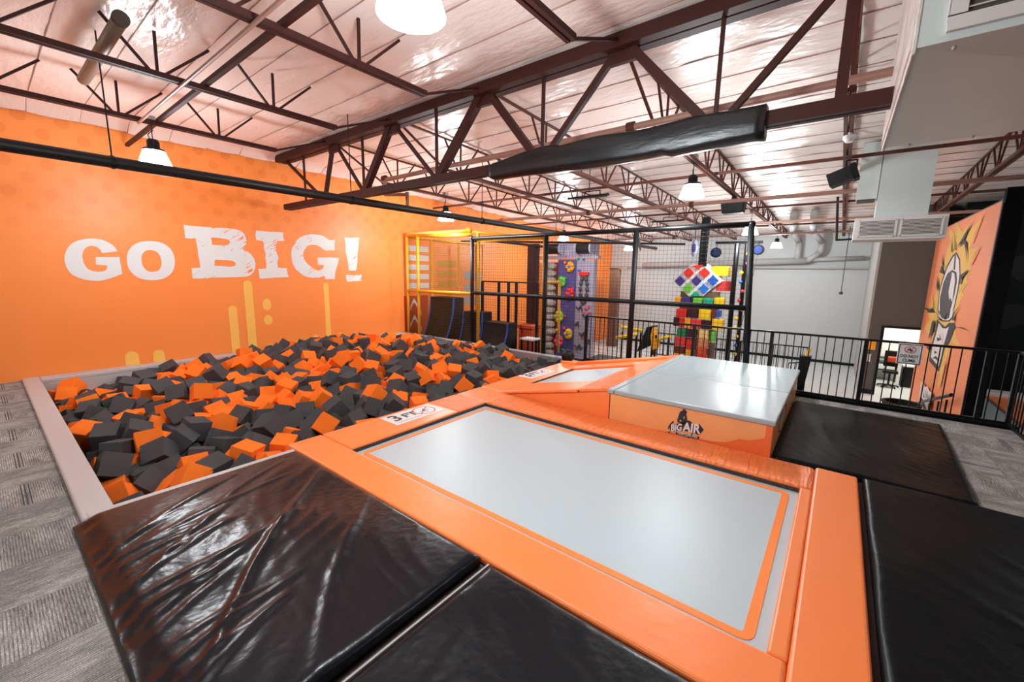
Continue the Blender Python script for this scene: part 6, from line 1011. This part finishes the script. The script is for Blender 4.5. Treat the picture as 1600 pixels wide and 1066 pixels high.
# twin black climbing poles
t = thing('climbing_poles', 'pair of tall black climbing poles with small coloured holds and a crossbar', 'climbing pole', (14, 2.4, LZ))
MB().tube((TXX, 2.5, LZ), (TXX, 2.56, 2.86), .07, 8).build('pole', 'black_metal', t); MB().tube((TXX, 2.26, LZ), (TXX, 2.3, 2.86), .055, 8).build('pole', 'black_metal', t)
MB().tube((TXX, 3.15, 2.9), (TXX, 1.9, 2.88), .04, 8).build('crossbar', 'black_metal', t)
rs = random.Random(2)
for k in range(16):
    z = LZ+.3+k*.27; MB().ball((TXX-.08, 2.27+rs.uniform(-.08, .1), z), .055, 7).build('small_hold', rs.choice(['amber', 'pink', 'crimson', 'azure', 'yellow']), t)
for y, z, lab in ((3.09, 2.6, 'blue disc auto belay seen through the net beside the poles'), (1.98, 2.66, 'blue disc auto belay hanging right of the net end post')):
    b = thing('auto_belay', lab, 'belay', (TXX-.1, y, z-.15)); MB().tube((TXX-.06, y, z), (TXX-.14, y, z), .15, 16).build('case', 'column_black', b); MB().tube((TXX-.14, y, z), (TXX-.15, y, z), .11, 16).build('blue_disc', 'disc_blue', b)
    MB().tube((TXX-.1, y, z+.13), (TXX-.01, y, z+.25), .012, 6).build('hook', 'black_metal', b)
    if y < 2.5: MB().tube((TXX-.1, y, z-.14), (13.2, 2.1, .5), .008, 5).build('webbing', 'black_soft', b)
# lower-level play gear beyond the railing
t = thing('play_equipment', 'yellow padded guard rails around black play gear beyond the railing', 'play equipment', (14, 5.3, LZ))
MB().path([(14, 6.02, .06), (14.2, 5.31, -.03)], .06, 8).path([(13.6, 6.0, -.29), (13.8, 5.31, -.1)], .06, 8).path([(14, 4.75, -.28), (13.8, 4.2, -.07)], .055, 8).build('yellow_padding', 'yellow', t, smooth=True)
MB().hexa([(13.9, 5.35, -.75), (14.4, 5.35, -.75), (14.4, 4.95, -.5), (13.9, 4.95, -.5)], [(13.9, 5.05, .15), (14.4, 5.05, .15), (14.4, 4.85, .2), (13.9, 4.85, .2)]).build('black_seat', 'black_soft', t, fixn=True)
MB().hexa([(13.9, 4.82, -.62), (14.3, 4.82, -.62), (14.3, 4.66, -.55), (13.9, 4.66, -.55)], [(13.9, 4.95, .12), (14.3, 4.95, .12), (14.3, 4.85, .15), (13.9, 4.85, .15)]).build('orange_panel', 'amber', t, fixn=True)
for x, y in ((14, 5.95), (14.2, 5.35), (13.8, 5.35), (14, 4.75), (13.8, 4.25), (14.1, 4.9)): MB().tube((x, y, LZ), (x, y, -.1), .035, 6).build('leg', 'black_metal', t)
MB().box(12.6, 13.6, 5.5, 6.6, LZ, -.95).box(12.8, 14.6, 4.0, 5.4, LZ, -1.3).build('base_box', 'black_soft', t)
t = thing('mat', 'flat orange and black floor mat at the foot of the climbing wall', 'mat', (13, 8, LZ)); MB().box(12, 15.4, 7.6, 10.3, LZ, LZ+.15).build('mat', 'black_soft', t); MB().box(11.7, 12, 7.4, 9.0, LZ, LZ+.2).build('orange_edge', 'amber', t)
railing('distant low black fence on the lower floor, left section', (0, .5, 1), .16, (19.2, 6.6), (19.2, 3.1), zb=LZ, h=1.07, r=.04, bw=.02)
railing('distant low black fence on the lower floor behind the end net post', (0, .5, 1), .16, (19.2, 3.0), (19.2, .72), zb=LZ, h=1.07, r=.04, bw=.02)
t = thing('padded_post', 'black padded post with a yellow cap just beyond the deck railing', 'post', (8.6, .35, LZ))
MB().hexa([(8.9, .36, -.35), (9.1, .36, -.35), (9.1, .42, -.35), (8.9, .42, -.35)], [(8.9, .27, .52), (9.1, .27, .52), (9.1, .44, .52), (8.9, .44, .52)]).build('pad', 'black_soft', t, fixn=True)
MB().bar((9, .37, .44), (9, .31, .66), .05, .05).build('yellow_cap', 'yellow', t, bevel=.012); MB().tube((9, .38, LZ), (9, .38, -.3), .03, 8).build('stem', 'black_metal', t)
MB().path([(9, .6, .35), (9, .33, .41)], .012, 6).path([(9, .6, .35), (9, .6, -.3)], .008, 5).path([(9, .5, .37), (9, .5, -.3)], .008, 5).build('side_bars', 'black_metal', t)
t = thing('pillar', 'brown wooden upright post at the end wall left of the middle net post', 'pillar', (20, 9.1, LZ)); MB().box(20, 20.3, 8.88, 9.35, LZ, 2.2).build('shaft', 'brown_wood', t); MB().box(20, 20.1, 8.5, 9.4, 2.16, 2.24).build('cap', 'brown_wood', t)
t = thing('wall_ledge', 'grey horizontal ledge and shelf along the end wall', 'ledge', (22.5, 6, 2.2)); MB().box(22.35, 22.6, -.8, 10.4, 2.28, 2.36).build('ledge', 'panel_grey', t)
t = thing('pendant_wire', 'thin wire with small fitting hanging against the end wall', 'wire', (22, -.05, 1.2)); MB().tube((21.5, -.02, 3.92), (21.5, -.02, 1.35), .015, 5).ball((21.5, -.02, 1.3), .07, 8).build('wire', 'visor', t)
t = thing('unistrut_frame', 'black trapeze hanger below the ceiling by the drop duct', 'hanger', (15, .2, 2.9)); MB().path([(15, .35, 4.12), (15, .25, 2.95), (15, -.4, 2.97), (15, -.4, 3.05)], .03, 6).build('frame', 'black_metal', t)

# ---------------------------------------------------------------- mural, dark corner, office
mw = bpy.data.objects['wall_mural']
mfn = lambda a, b, d: (a, -2.045+d, b)
MB().box(11.16, 17.46, -2.05, -2.04, LZ, 3.27).build('mural_panel', 'mural_orange', mw)
zc = {'yellow': 0, 'ink': .001, 'white': .002, 'visor': .0035}
mm = {'yellow': 'mural_yellow', 'ink': 'ink', 'white': 'mural_white', 'visor': 'visor'}
for i, (c, pts) in enumerate(MURAL):
    MB().poly([pts], lambda a, b, d: (a, -2.038+i*.0012+d, b), .001).build('mural_shape', mm[c], mw, fixn=True)
t = thing('column', 'broad black column at the near edge of the orange mural', 'column', (10.7, -2.1, LZ))
MB().box(10.88, 11.04, -2.25, -2.02, LZ, 3.45).build('shaft', 'column_black', t)
MB().box(10.89, 10.92, -2.02, -2.0, LZ, 3.2).build('edge_strip', 'steel_maroon', t)
struct_('wall_dark', MB().box(16.2, 16.3, -9.2, -2.35, LZ, 3.9), 'dark_wall')
wd = bpy.data.objects['wall_dark']
rs = random.Random(8)
for cy, cz_, s_ in ((-3.6, 2.3, .6), (-3.3, 1.0, .6), (-4.6, 2.6, .8), (-4.5, .9, .8)):
    pts = [(cy+s_*rs.uniform(.6, 1.1)*math.cos(k*PI/7), cz_+s_*.6*rs.uniform(.5, 1.2)*math.sin(k*PI/7)) for k in range(14)]
    MB().poly([pts], lambda a, b, d: (16.2-d, a, b), .004).build('mural_shape', 'dark_paint', wd, fixn=True)
t = thing('trampoline', 'lower trampoline area with pale grey beds and orange pads beyond the right railing', 'trampoline', (11.5, -4, LZ))
MB().box(9.0, 16.1, -8.6, -2.38, LZ, -1.06).build('base', 'black_soft', t)
for y0, y1 in ((-3.2, -2.4), (-5.8, -3.8), (-8.3, -6.2)): MB().box(9.3, 15.5, y0, y1, -1.06, -1.04).build('bed', 'vinyl_grey', t)
for y0, y1 in ((-3.8, -3.2), (-6.2, -5.8)): MB().box(9.0, 15.6, y0, y1, -1.06, -.98).build('pad', 'vinyl_orange', t, bevel=.02)
MB().box(15.5, 16.0, -8.6, -2.4, -1.06, -.9).build('pad', 'white', t, bevel=.02)
MB().path([(9.5, -2.3, -.5), (9.5, -3.0, -.5), (9.5, -3.1, -.6), (9.5, -3.1, -1.05)], .035, 8).build('guard_hoop', 'black_soft', t)
MB().box(5.2, 8.4, -2.22, -2.10, -.16, -.10).build('yellow_edge', 'yellow_pipe', t)
# stair handrail going down beyond the railing
t = thing('stair_handrail', 'black sloping stair handrail in front of the mural', 'handrail', (13, -1.95, LZ))
MB().path([(15.5, -1.9, -1.5), (11.3, -1.9, -.28)], .035, 8).build('rail', 'black_metal', t)
for x in (11.6, 12.3, 13.2, 14.2, 15.2): MB().tube((x, -1.9, LZ), (x, -1.9, -.36-(x-11.3)*.29), .018, 6).build('baluster', 'black_metal', t)
MB().path([(14.0, -1.9, -1.75), (11.3, -1.9, -1.0)], .025, 8).build('lower_rail', 'black_metal', t)
t = thing('trash_can', 'round black bin standing in front of the office doorway', 'bin', (13.1, -1.42, LZ)); 
MB().lathe([(0, 0), (.26, 0), (.34, .8), (.36, .8), (.36, .84), (.30, .84), (.28, .6), (0, .6)], (13.1, -1.42, LZ), 20).build('bin_body', 'black_soft', t, smooth=False)
t = thing('desk', 'black office desk seen through the doorway', 'desk', (19.6, -2.2, LZ))
MB().box(19.3, 19.9, -2.8, -1.98, -1.07, -1.02).build('desk_top', 'white', t); MB().box(19.32, 19.36, -2.78, -2.0, LZ+.02, -1.07).build('modesty_panel', 'black_soft', t)
for y in (-2.78, -2.02): MB().box(19.32, 19.88, y-.02, y+.02, LZ, -1.07).build('side_panel', 'black_soft', t)
t = thing('computer_monitor', 'dark computer monitor on the office desk', 'monitor', (19.6, -2.0, -1.02)); MB().box(19.6, 19.64, -2.25, -1.95, -.85, -.55).build('screen', 'black_metal', t); MB().box(19.6, 19.66, -2.12, -2.08, -1.02, -.8).build('stand', 'black_metal', t)
t = thing('office_chair', 'black office chair seen through the doorway', 'chair', (19.0, -1.62, LZ))
MB().box(18.85, 19.25, -1.85, -1.45, -1.3, -1.2).build('seat', 'black_soft', t, bevel=.03); MB().box(19.2, 19.28, -1.84, -1.46, -1.1, -.55).build('backrest', 'black_soft', t, bevel=.03)
MB().tube((19.05, -1.65, LZ+.1), (19.05, -1.65, -1.3), .03, 8).build('gas_lift', 'black_metal', t)
for k in range(5): a = k*2*PI/5; MB().bar((19.05, -1.65, LZ+.1), (19.05+.28*math.cos(a), -1.65+.28*math.sin(a), LZ+.05), .04, .04).ball((19.05+.28*math.cos(a), -1.65+.28*math.sin(a), LZ+.03), .03, 6).build('castor_leg', 'black_metal', t)
tag(MB().box(19.0, 19.2, -1.78, -1.52, -.92, -.74).build('orange_bag', 'vermilion', bevel=.03), 'orange bag hung on the office chair', 'bag')
t = thing('shelf_unit', 'low shelf with white boxes behind the office chair', 'shelf', (20.2, -1.4, LZ))
MB().box(20.1, 20.5, -1.9, -.98, -.98, -.94).box(20.1, 20.5, -1.9, -.98, -1.4, -1.36).box(20.1, 20.5, -1.92, -1.9, LZ, -.94).box(20.1, 20.5, -.98, -.96, LZ, -.94).build('frame', 'black_metal', t)
for y, w_ in ((-1.75, 'rightmost of three'), (-1.45, 'middle of three'), (-1.15, 'leftmost of three')):
    tag(MB().box(20.12, 20.4, y-.12, y+.12, -1.36, -1.2).build('storage_box', 'white'), f'white box on the office shelf, {w_}', 'box', 'white boxes on the office shelf')
for y in (-1.0, -1.12): pass
tag(MB().box(17.47, 17.5, -1.08, -.9, -.35, -.02).build('notice_sign', 'amber'), 'small orange notice with black symbols on the office corner wall', 'sign')
text('!', .12, lambda a, b, d: (17.468-d, -.93-a, -.22+b), 'lettering', 'black_print', bpy.data.objects['notice_sign'])
tag(MB().box(17.48, 17.5, -1.0, -.92, -.75, -.5).build('paper_notice', 'white'), 'small white paper notice below the orange one', 'paper')
ol = thing('ceiling_panel_light', 'square office ceiling light hidden behind the doorway head', 'lamp', (19, -2, 1.15)); MB().box(18.4, 19.6, -2.8, -1.4, 1.17, 1.2).build('diffuser', 'office_panel', ol)
S.cycles.max_bounces = 8; S.cycles.diffuse_bounces = 5; S.cycles.glossy_bounces = 3
S.cycles.sample_clamp_indirect = 6
